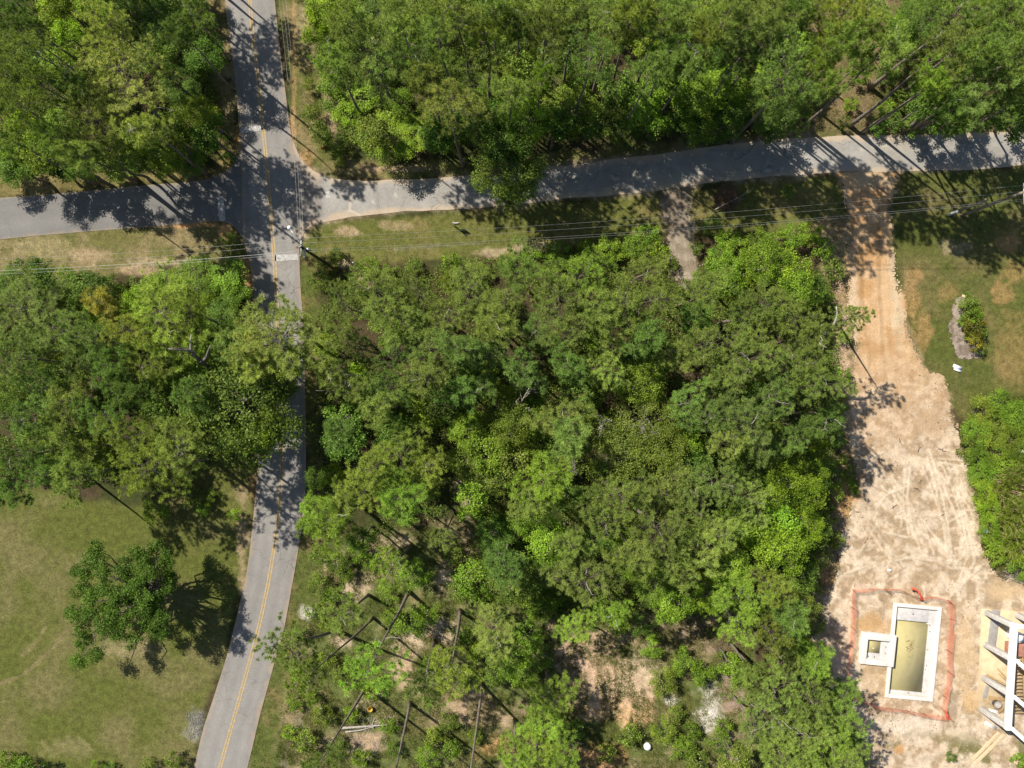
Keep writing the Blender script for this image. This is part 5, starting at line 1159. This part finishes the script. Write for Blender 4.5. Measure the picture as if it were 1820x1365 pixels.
board("brown board in the middle of the bay between second and third pillars", (1771, 1187), (1786, 1205), .16, .06, .22, .8, M_LUMBER)
board("short brown board nearest the second grey pillar", (1773, 1196), (1792, 1214), .16, .06, .2, .7, M_LUMBER)
board("wide brown plank lying flat between third and fourth pillars", (1755, 1239), (1784, 1242), .40, .06, .2, .25, M_LUMBER)
board("brown plank propped diagonally under the white beam", (1772, 1266), (1788, 1238), .34, .05, .22, .9, M_LUMBER)
board("thin brown lath beside the fourth grey pillar", (1745, 1241), (1772, 1260), .12, .05, .2, .3, M_LUMBER)
board("pale plank lying on the sand below the house, the upper of the pair", (1727, 1350), (1775, 1301), .42, .06, .10, .10, M_PALELUMBER)
board("pale plank lying on the sand below the house, the lower of the pair", (1731, 1357), (1784, 1305), .42, .06, .11, .11, M_PALELUMBER)
thing_box("plywood_scrap", "small pale square of wood on grass below the house", "wood scrap", 1806, 1354, .08, (.7, .5, .05), -.5, M_PALELUMBER)
thing_box("grey_panel", "grey panel lying on the slab between third and fourth pillars", "panel", 1751, 1229, .15, (.45, 1.5, .05), -.25, M_GREY)
o = thing_box("grey_strip", "long grey strip across the slab beside the first pillar", "sheet", 1765, 1117, .135, (1.05, 4.5, .02), -.13, M_GREY)  # thin, evenly grey strip set flat on the slab
thing_box("white_sheet", "white sheet lying on the slab near the fourth pillar", "sheet", 1765, 1263, .16, (1.3, .3, .03), -.3, M_WHITEPAINT)
mb = MB()
an = np.linspace(0, 2 * np.pi, 20, endpoint=False)
def lathe(prof, k=20):
    mb = MB(); V = np.concatenate([np.stack([r_ * np.cos(np.linspace(0, 2 * np.pi, k, endpoint=False)), r_ * np.sin(np.linspace(0, 2 * np.pi, k, endpoint=False)), np.full(k, z)], 1) for r_, z in prof])
    n = len(prof); i = np.arange(n - 1)[:, None] * k; j = np.arange(k)[None]; j2 = (j + 1) % k
    mb.add(V, np.stack([i + j, i + j2, i + k + j2, i + k + j], -1).reshape(-1, 4)); return mb
def lathe_thing(name, label, cat, px, py, z, prof, m_, smooth_=True):
    o = lathe(prof).build(name, m_, None, smooth_); o.location = (*W(px, py), z); return tag(o, label, cat)
lathe_thing("round_tub", "grey round tub on the slab between third and fourth pillars", "tub", 1767, 1248, .12, [(.38, 0), (.46, .5), (.5, .52), (.46, .5), (.40, .1), (.01, .08)], M_GREY)
lathe_thing("water_tank", "white domed tank standing under the white beam", "tank", 1796, 1126, .12, [(.62, 0), (.64, .1), (.64, 1.2), (.55, 1.45), (.25, 1.58), (.24, 1.66), (.01, 1.67)], M_PLASTIC)
thing_box("wrapped_pallet", "red brown wrapped pallet inside the house shell", "pallet", 1800, 1150, .62, (2.2, 1.5, 1.0), -.05, M_PINKWRAP, w=.08)
st = tag(empty("metal_stud_bundle", (*W(1760, 1289), .03), math.radians(-28)), "bundle of white metal studs on sand beside the fourth pillar", "stud bundle")
for k in range(4):
    mb = MB(); mb.box((0, .11 * k - .16, .05), (1.55, .07, .06)); mb.build("stud", M_WHITEPAINT, st)

# ------------------------------------------------------------------ poles and wires
def pole_thing(label, px, py, h, m_, r0=.19, r1=.13):
    o = tag(empty("utility_pole", (*W(px, py), 0)), label, "utility pole")
    mb = MB(); z = np.linspace(-.4, h, 8); mb.tube(np.stack([0 * z, 0 * z, z], 1), np.linspace(r0, r1, 8), 10)
    mb.build("pole", m_, o, True); return o
def insul(parent, x, y, z):
    mb = lathe([(.03, 0), (.03, .1), (.09, .12), (.05, .16), (.09, .2), (.04, .26), (.01, .27)], 8); o = mb.build("insulator", M_METAL, parent, True); o.location = (x, y, z)
H1 = 11.0
b1 = W(535, 439, H1); bp1 = (CX + b1[0] * K, CY - b1[1] * K)
up = pole_thing("dark power pole with street light arm at the road crossing", *bp1, H1, M_DARKPOLE)
mb = MB(); mb.box((-.10, 0, 10.55), (.14, 1.9, .14)); mb.build("crossarm", M_METAL, up)
mb = MB(); mb.box((.16, -.55, 10.2), (.12, .9, .12)); mb.build("crossarm", M_METAL, up)
for x, y, z in ((-.1, .9, 10.62), (-.1, .3, 10.62), (-.1, -.85, 10.62), (.2, -.15, 10.3), (.2, -.95, 10.3), (0, 0, 11.0)): insul(up, x, y, z)
mb = MB(); mb.tube([(0, 0, 9.4), (-.5, .75, 9.9), (-1.1, 1.6, 10.1), (-1.35, 2.0, 10.1)], .05, 6); arm = mb.build("light_arm", M_METAL, up, True)
lm = lathe([(.01, .16), (.12, .14), (.2, .05), (.24, -.06), (.20, -.1), (.01, -.1)], 12).build("lamp_head", M_PLASTIC, arm, True); lm.location = (-1.5, 2.2, 10.1)
mb = MB(); mb.tube([(.22, .1, 8.6), (.22, .1, 9.4)], .16, 8); mb.build("cable_box", M_METAL, up)
up2 = pole_thing("tall pale wooden power pole with crossarm by the eastern lawn", 1709, 383, 10.6, M_POLE, .2, .15)
mb = MB(); mb.box((.05, -.15, 10.2), (.16, 2.2, .14)); mb.build("crossarm", M_METAL, up2)
for y in (.85, .2, -.6, -1.15): insul(up2, .05, y, 10.28)
up3 = pole_thing("short wooden stub pole with white cable guard, beside the tall pale pole", 1687, 381, 6.7, M_POLE, .19, .15)
mb = MB(); mb.tube([(-.12, -.05, -.1), (-.12, -.05, 1.9)], .16, 8); mb.build("cable_guard", M_PLASTIC, up3)

def wire(label, a, b, sag, rad=.009, m_=M_WIRE, ext=None):
    A = np.array([*W(a[0], a[1], a[2]), a[2]]); B = np.array([*W(b[0], b[1], b[2]), b[2]])
    t = np.linspace(0, 1, 40)[:, None]
    P_ = A + (B - A) * t - np.array([0, 0, 1.0]) * sag * 4 * t * (1 - t)
    mb = MB(); mb.tube(P_, rad, 5); tag(mb.build("power_line", m_), label, "power line", "overhead wires between the poles")
wire("uppermost overhead wire from the dark pole to the tall pale pole", (536, 423, 10.85), (1822, 329, 10.5), 2.6)
wire("second overhead wire from the top between the two power poles", (537, 432, 10.8), (1821, 340, 10.45), 2.6)
wire("third overhead wire from the top between the two power poles", (537, 444, 10.4), (1820, 354, 9.6), 2.8, .010)
wire("lowest overhead wire between the two power poles, sagging over the verge", (537, 448, 10.3), (1820, 357, 9.2), 2.9, .010)
wire("brighter upper wire of the close pair running west from the dark pole", (535, 446, 10.4), (-70, 484, 10), 1.2, .017)
wire("lower wire of the close pair running west from the dark pole", (535, 449, 10.3), (-70, 490, 9.6), 1.4, .011)
wire("thin uppermost wire running west from the dark pole above the verge", (534, 424, 10.8), (-70, 462, 10.6), 1.6, .007)
wire("thin second wire running west from the dark pole above the verge", (534, 432, 10.8), (-70, 474, 10.6), 1.6, .007)
wire("westernmost wire following the main road north from the dark pole", (531, 426, 10.8), (486, -80, 10.5), 1.2)
wire("middle wire following the main road north from the dark pole", (535, 428, 10.8), (493, -80, 10.4), 1.3)
wire("easternmost wire following the main road north from the dark pole", (539, 430, 10.6), (498, -80, 10.2), 1.4)

# ------------------------------------------------------------------ signs, markers, odds and ends
def stop_sign(px, py, rz, label, back):
    o = tag(empty("stop_sign", (*W(px, py), 0), rz), label, "road sign", "octagonal signs at the crossing")
    mb = MB(); mb.tube([(0, 0, -.3), (0, 0, 2.75)], .035, 6); mb.build("post", M_METAL, o)
    mb = MB(); an = np.arange(8) * math.pi / 4 + math.pi / 8
    ring = np.stack([.40 * np.cos(an), np.zeros(8), 2.35 + .40 * np.sin(an)], 1)
    V = np.concatenate([ring + [0, -.045, 0], ring + [0, -.06, 0]])
    mb.add(V, [[i, (i + 1) % 8, 8 + (i + 1) % 8, 8 + i] for i in range(8)])
    mb.f3 += [np.array([[0, i + 1, i] for i in range(1, 7)]), np.array([[8, 8 + i, 9 + i] for i in range(1, 7)])]
    mb.build("sign_face", M_SIGNRED, o)
stop_sign(404, 239, math.radians(172), "dark octagonal sign at the side street corner, its shadow on the main road", 1)
stop_sign(585, 274, math.radians(95 - 70), "dark octagonal sign above the lane mouth, its shadow on the grass", 1)
o = tag(empty("yard_sign", (*W(808, 402), 0), math.radians(4)), "white post sign on the verge below the lane, casting a dark slab shadow", "yard sign")
mb = MB(); mb.box((0, 0, .9), (.10, .10, 2.0)); mb.build("post", M_WHITEPAINT, o)
mb = MB(); mb.box((.40, 0, 1.55), (.70, .07, .07)); mb.build("arm", M_WHITEPAINT, o)
mb = MB(); mb.box((.42, 0, 1.02), (.62, .03, .8)); mb.build("board", M_GREY, o)
o = tag(empty("marker_post", (*W(631.5, 470), 0)), "slim white marker post on the verge beside the low bushes", "marker post")
mb = MB(); mb.box((0, 0, .6), (.11, .06, 1.4)); mb.build("post", M_WHITEPAINT, o); mb = MB(); mb.box((0, 0, 1.34), (.13, .08, .08)); mb.build("cap", M_PLASTIC, o)
o = tag(empty("white_board", (*W(1700, 655), 0), math.radians(-22)), "folded white board lying on the lawn below the mulch bed", "board")
mb = MB(); mb.box((-.05, .18, .12), (1.05, .40, .03), 0, .5); p_ = mb.build("upper_panel", M_PLASTIC, o); p_.rotation_euler = (.12, 0, 0)
mb = MB(); mb.box((.12, -.16, .10), (.95, .30, .03)); p_ = mb.build("lower_panel", M_PLASTIC, o); p_.rotation_euler = (-.18, 0, 0)
def scrap(label, px, py, size, z=.05, m_=M_PLASTIC, name="litter_scrap"):
    r = np.random.default_rng(int(px)); mb = MB(); n = 9
    an = np.linspace(0, 2 * np.pi, n, endpoint=False); rd = size * r.uniform(.6, 1.1, n)
    V = np.concatenate([np.stack([rd * np.cos(an), rd * np.sin(an) * .7, r.uniform(.0, .12, n)], 1), np.stack([rd * .5 * np.cos(an), rd * .4 * np.sin(an), r.uniform(.08, .25, n)], 1), [[0, 0, .15]]])
    mb.add(V, [[i, (i + 1) % n, n + (i + 1) % n, n + i] for i in range(n)]); mb.f3.append(np.array([[n + i, n + (i + 1) % n, 2 * n] for i in range(n)]))
    o = mb.build(name, m_); o.location = (*W(px, py), z); return tag(o, label, "litter")
scrap("crumpled white scrap in the thicket beside the driveway", 1812, 803, .32, .5)
scrap("small crumpled white scrap on weeds in the open sandy stand", 571, 1256, .28, .25)
scrap("crumpled white scrap on the sand above the orange fence", 1580, 1013, .26)
scrap("white rag on the wood floor beside the middle wood's pale vines", 990, 818, .28, 3)
lathe_thing("white_tub_lid", "round white domed lid in the grass below the sandy clearing", "lid", 1150, 1325, .05, [(.42, 0), (.44, .25), (.36, .42), (.18, .5), (.01, .52)], M_PLASTIC)
M_BLUE = simple("blue_grey_plastic", (.16, .22, .27), .5, .15, 3)
M_YELL = simple("faded_yellow_plastic", (.50, .33, .05), .6, .15, 3)
lathe_thing("barrel", "blue grey barrel at the edge of the thicket beside the sand", "barrel", 1744, 941, 0, [(.30, 0), (.31, .3), (.33, .34), (.31, .38), (.31, .75), (.29, .85), (.27, .82), (.01, .8)], M_BLUE)
lathe_thing("bucket", "faded yellow bucket under the pines of the open sandy stand", "bucket", 659, 1258, 0, [(.22, 0), (.30, .45), (.32, .47), (.28, .45), (.2, .05), (.01, .05)], M_YELL)
thing_box("dark_crate", "dark flat crate where the sand meets the thicket", "crate", 1741, 896, .14, (.75, .4, .26), -.2, M_DARKPOLE)
thing_box("pallet_board", "pale wooden slab at the sand's edge above the barrel", "board", 1721, 820, .1, (.35, .85, .08), -.05, M_PALELUMBER)
thing_box("stone_block", "pale square stone at the top of the mulch bed", "stone", 1713, 527, .1, (.55, .3, .18), -.35, M_PALELUMBER, w=.05)

def sticks(name, label, cat, px, py, n, R, L_, z, m_, rad=.02, flat=.25, seed=0, group=None):
    r = np.random.default_rng(seed); mb = MB()
    for k in range(n):
        a = r.uniform(0, 6.28); q = R * math.sqrt(r.random()); c = np.array([q * math.cos(a), q * math.sin(a), z * (1 - (q / R) ** 2) * r.uniform(.2, 1) + .05])
        d = unit(r.normal(size=3) * np.array([1, 1, flat])) * L_ * r.uniform(.4, 1)
        mb.tube(bent(c - d / 2, c + d / 2, r, .05, 4, .06), np.linspace(rad, rad * .4, 4), 4, r.uniform(.2, .8), False)
    o = mb.build(name, m_); o.location = (*W(px, py), 0); return tag(o, label, cat, group)
sticks("brush_pile", "brown heap of cut brush beside the lane and sand trail", "brush pile", 1290, 352, 420, 1.5, 1.5, 1.3, M_LITTER, .022, .5, 3)
sticks("dead_vines", "tangle of grey dead vines in the middle wood's lower part", "dead vines", 912, 812, 150, 1.5, 1.8, 3.2, M_DEAD, .016, .5, 4)
sticks("dead_vines", "second smaller tangle of grey vines just below the larger one", "dead vines", 885, 848, 110, 1.3, 1.5, 3.0, M_DEAD, .016, .5, 5)
sticks("brush_scatter", "loose grey branches scattered round the fallen log", "branches", 650, 1310, 90, 2.6, 1.3, .2, M_DEAD, .02, .1, 6)
sticks("brush_scatter", "dry brush heap in shade beside the middle wood's lower edge", "branches", 1292, 1150, 150, 1.6, 1.2, .5, M_LITTER, .02, .3, 7)
sticks("cut_canes", "bundle of bleached cut canes at the foot of the bamboo", "canes", 1800, 1016, 26, 1.0, 3.2, .5, M_DEAD, .03, .08, 8)

def branchy(name, label, cat, pts, rad, m_, seed, nb=9, group=None, spread=.5):
    """a dead limb or snag: main stem and side branches"""
    r = np.random.default_rng(seed)
    P_ = smooth([(*W(x, y, h), h) for x, y, h in pts], .35); base = P_[0].copy(); P_ = P_ - base
    mb = MB(); mb.tube(P_, np.linspace(rad, rad * .3, len(P_)), 6)
    tot = np.linalg.norm(P_[-1])
    o = mb.build(name, m_, None, True); o.location = base; tag(o, label, cat, group)
    for k in range(nb):
        i = int(len(P_) * r.uniform(.35, .95)); i = min(i, len(P_) - 2)
        d = unit(P_[-1] + r.normal(0, spread * tot, 3)) * tot * r.uniform(.18, .42)
        m2 = MB(); m2.tube(bent(P_[i], P_[i] + d, r, .15, 5, .1), np.linspace(rad * .5, rad * .15, 5), 5)
        e = P_[i] + d
        for q in range(2): m2.tube(bent(e - d * .3 * q, e - d * .3 * q + unit(d + r.normal(0, np.linalg.norm(d) * .7, 3)) * np.linalg.norm(d) * .5, r, .1, 4, .1), np.linspace(rad * .2, rad * .08, 4), 4)
        m2.build("branch", m_, o, True)
    return o
branchy("dead_snag", "bleached dead snag with crooked branches beside the main road", "dead tree", [(640, 680, 1), (618, 668, 4), (612, 665, 6), (622, 668, 7.2), (628, 675, 7.8), (616, 690, 8)], .16, M_DEAD, 21, 10)
branchy("dead_sapling", "thin straight pale dead stem standing out of the middle wood", "dead tree", [(912, 738, 3), (928, 712, 8), (949, 674, 9.6)], .10, M_DEAD, 22, 6, None, .35)
branchy("fallen_log", "long pale fallen log lying in the open sandy stand", "log", [(606, 1294, .25), (640, 1292, .25), (691, 1288, .2)], .17, M_DEAD, 23, 3, None, .25)
branchy("fallen_log", "shorter grey log lying just below the long pale one", "log", [(614, 1301, .2), (645, 1297, .2), (665, 1290, .15)], .10, M_DEAD, 24, 3, None, .25)
branchy("dead_branch", "long bleached branch lying across the verge by the brush pile", "branch", [(1268, 374, .3), (1300, 357, .9), (1322, 346, .5), (1330, 336, .3)], .06, M_DEAD, 25, 4, None, .3)
branchy("dead_branch", "bleached bare branches sticking out of the olive vines", "branch", [(1100, 760, 6), (1075, 745, 9), (1068, 770, 9.5)], .08, M_DEAD, 26, 9, None, .6)
branchy("dead_branch", "pale bare branches in the olive vines nearest the driveway side", "branch", [(1180, 770, 6), (1155, 755, 9), (1140, 760, 9.5)], .07, M_DEAD, 27, 9, None, .6)
branchy("dead_branch", "white bare branch among vines above the thin clearing", "branch", [(1035, 850, 5), (1022, 838, 8), (1018, 828, 8.6)], .07, M_DEAD, 28, 7, None, .6)
branchy("dead_branch", "bare dark branches at the bottom edge beside the clay clearing", "branch", [(1010, 1365, .5), (1018, 1340, 1.6), (1022, 1320, 2)], .07, M_DEAD, 29, 8, None, .5)
branchy("dead_branch", "grey branches poking from the pine cluster below the pool fence", "branch", [(1420, 1330, 6), (1375, 1270, 9), (1355, 1258, 9.4)], .07, M_DEAD, 30, 10, None, .6)
branchy("dead_branch", "long bare stems leaning in the corner of the southern pine cluster", "branch", [(1290, 1330, 1), (1330, 1370, 3), (1370, 1400, 4)], .07, M_DEAD, 31, 6, None, .4)

r = np.random.default_rng(91)
mb = MB(); n = 9000
x = r.uniform(1450, 1790, n); y = r.uniform(560, 1340, n)
ok = (pdist(x, y, DRIVE) > 6) & (fbm(x, y, 30, 4, 71) > .5) & outside_pool(x, y) & (pdist(x, y, POOL) < -3) & (pdist(x, y, SPA) < -3) & (pdist(x, y, SLAB) < -3) & (r.random(n) < sstep(520, 900, y))
x, y = x[ok], y[ok]; k = len(x); s = .03 + .10 * r.random(k) ** 4
c = np.stack([(x - CX) / K, -(y - CY) / K, .03 + s * .3], 1)
oct_ = np.array([[1, 0, 0], [0, 1, 0], [-1, 0, 0], [0, -1, 0], [0, 0, .8], [0, 0, -.6]])
V = c[:, None] + oct_[None] * s[:, None, None] * r.uniform(.6, 1.3, (k, 6, 1))
F = np.array([[0, 1, 4], [1, 2, 4], [2, 3, 4], [3, 0, 4], [1, 0, 5], [2, 1, 5], [3, 2, 5], [0, 3, 5]])
g = r.uniform(.7, 1.15, (k, 1, 1)); col = (np.array([.50, .39, .27]) * g + np.zeros((k, 6, 1))).reshape(-1, 3)
mb.add(V.reshape(-1, 3), (F[None] + np.arange(k)[:, None, None] * 6).reshape(-1, 3), .5, col)
o = mb.build("dirt_clods", M_SAND)
M_GRAVEL = simple("pale_gravel", (.30, .29, .27), .9, .2, 9)
mg = MB(); n = 1700; gx = r.uniform(318, 366, n); gy = r.uniform(1258, 1325, n)
gk = (pdist(gx, gy, MAIN_POLY) < -1.5) & (np.hypot((gx - 346) / 22, (gy - 1290) / 30) + (fbm(gx, gy, 16, 3, 81) - .5) * 2.2 < .52)
gx, gy = gx[gk], gy[gk]; gs = r.uniform(.02, .07, len(gx))
gc_ = np.stack([(gx - CX) / K, -(gy - CY) / K, gs * .2], 1)
mg.add((gc_[:, None] + oct_[None] * gs[:, None, None] * r.uniform(.6, 1.3, (len(gx), 6, 1))).reshape(-1, 3), (F[None] + np.arange(len(gx))[:, None, None] * 6).reshape(-1, 3))
og = mg.build("gravel", M_GRAVEL); og["kind"] = "stuff"; og["label"] = "patch of pale gravel beside the main road at the lawn"; og["category"] = "gravel"
lv = MB(); ll = np.stack([r.normal(0, .35, 46), r.normal(.5, .5, 46), np.full(46, .0)], 1); leaves(lv, ll, np.tile([0, 0, 1.0], (46, 1)), 2, .06, .13, r, np.full(46, .5))
ol = lv.build("floating_leaves", M_LITTER); ol.location = (*W(1620, 1160), -.44); ol["kind"] = "stuff"; ol["label"] = "brown leaves floating on the murky pool water"; ol["category"] = "leaves"; o["kind"] = "stuff"; o["label"] = "clods and pebbles strewn over the churned sand"; o["category"] = "dirt clods"
r = np.random.default_rng(12)
M_STICK = simple("dark_stick_bark", (.14, .10, .075), .9, .2, 6)
for k, (x, y, a, l, tx) in enumerate([(1674, 800, -.35, 1.0, "dark stick on sand near the thicket, thickest of the sticks"), (1600, 785, -1.1, .9, "thin dark stick where orange dirt turns to pale sand"), (1632, 797, 1.4, .8, "upright dark stick between the tyre track and the thick stick"), (1630, 870, -.4, .8, "dark stick crossing the pale tyre ridges"),
                                      (1589, 900, .7, .7, "short dark stick on pale sand below the tyre track"), (1635, 855, 1.2, .5, "tiny dark stick just above the one on the ridges"), (1524, 910, -.3, .5, "dark stick at the western edge of the sand"), (1539, 960, 1.0, .8, "brown stick on sand above the orange fence"), (1675, 915, .4, .5, "small dark stick among the long ridges"), (1535, 832, .2, .5, "stick beside the weeds at the orange bank")]):
    mb = MB(); d = np.array([math.cos(a), math.sin(a), 0]) * l / 2
    mb.tube(bent(-d, d, r, .02, 6, .05), np.linspace(.05, .02, 6), 5); mb.tube(bent(d * .2, d * .2 + np.array([d[1], d[0], .1]) * .7, r, 0, 4, .05), .02, 4)
    o = mb.build("stick", M_STICK); o.location = (*W(x, y), .09); tag(o, tx, "stick", "sticks on the sand")

# bamboo thicket at the photo's eastern edge
def bamboo(px, py, n, label, seed, spread=1.8, hmax=6.0, tint='y'):
    r = np.random.default_rng(seed)
    o = tag(empty("bamboo_clump", (*W(px, py), 0)), label, "bamboo", "bamboo beside the driveway")
    cm = MB(); C = []; D = []
    for k in range(n):
        a = r.uniform(0, 6.28); b = np.array([math.cos(a), math.sin(a), 0]) * spread * math.sqrt(r.random())
        h = hmax * r.uniform(.55, 1); out = np.array([math.cos(a), math.sin(a), 0]) * r.uniform(.3, 1.5)
        t = np.linspace(0, 1, 6)[:, None]
        P_ = b + np.array([0, 0, h]) * (t - .18 * t ** 3) + out * t ** 2.2 * 1.3
        cm.tube(P_, np.linspace(.035, .01, 6), 4, .5, False)
        for j in range(12):
            q = r.uniform(.35, 1); i = min(4, int(q * 5)); C.append(P_[i] + (P_[i + 1] - P_[i]) * (q * 5 - i)); D.append(unit(P_[5] - P_[3]))
    cm.build("culms", M_PALELUMBER, o)
    lf = MB(); C = np.array(C); D = np.array(D); k = len(C); m_ = 7
    d = unit(D[:, None] * .9 + r.normal(size=(k, m_, 3)) * .5); l = .38 * r.uniform(.6, 1.2, (k, m_, 1)); s = unit(np.cross(d, r.normal(size=(k, m_, 3)))) * .022
    b = C[:, None] + r.normal(0, .1, (k, m_, 3))
    V = np.stack([b, b + d * l * .4 + s, b + d * l, b + d * l * .4 - s], 2).reshape(-1, 3)
    lf.add(V, np.arange(k * m_ * 4).reshape(-1, 4), np.repeat(np.clip(r.normal(.55, .18, k * m_), 0, 1), 4))
    c = lf.build("foliage", M_LEAF, o); c.color = (*TINT[tint][0], 1)
bamboo(1786, 862, 110, "tall arching bamboo clump at the photo's edge, uppermost of the bamboo", 61, 2.0, 5.5)
bamboo(1790, 912, 110, "dense bamboo clump with streaming leaves, between the other two clumps", 62, 1.9, 6.0)
bamboo(1795, 960, 80, "lowest bamboo clump, above the bleached cut canes", 63, 1.6, 5.0, 'v')
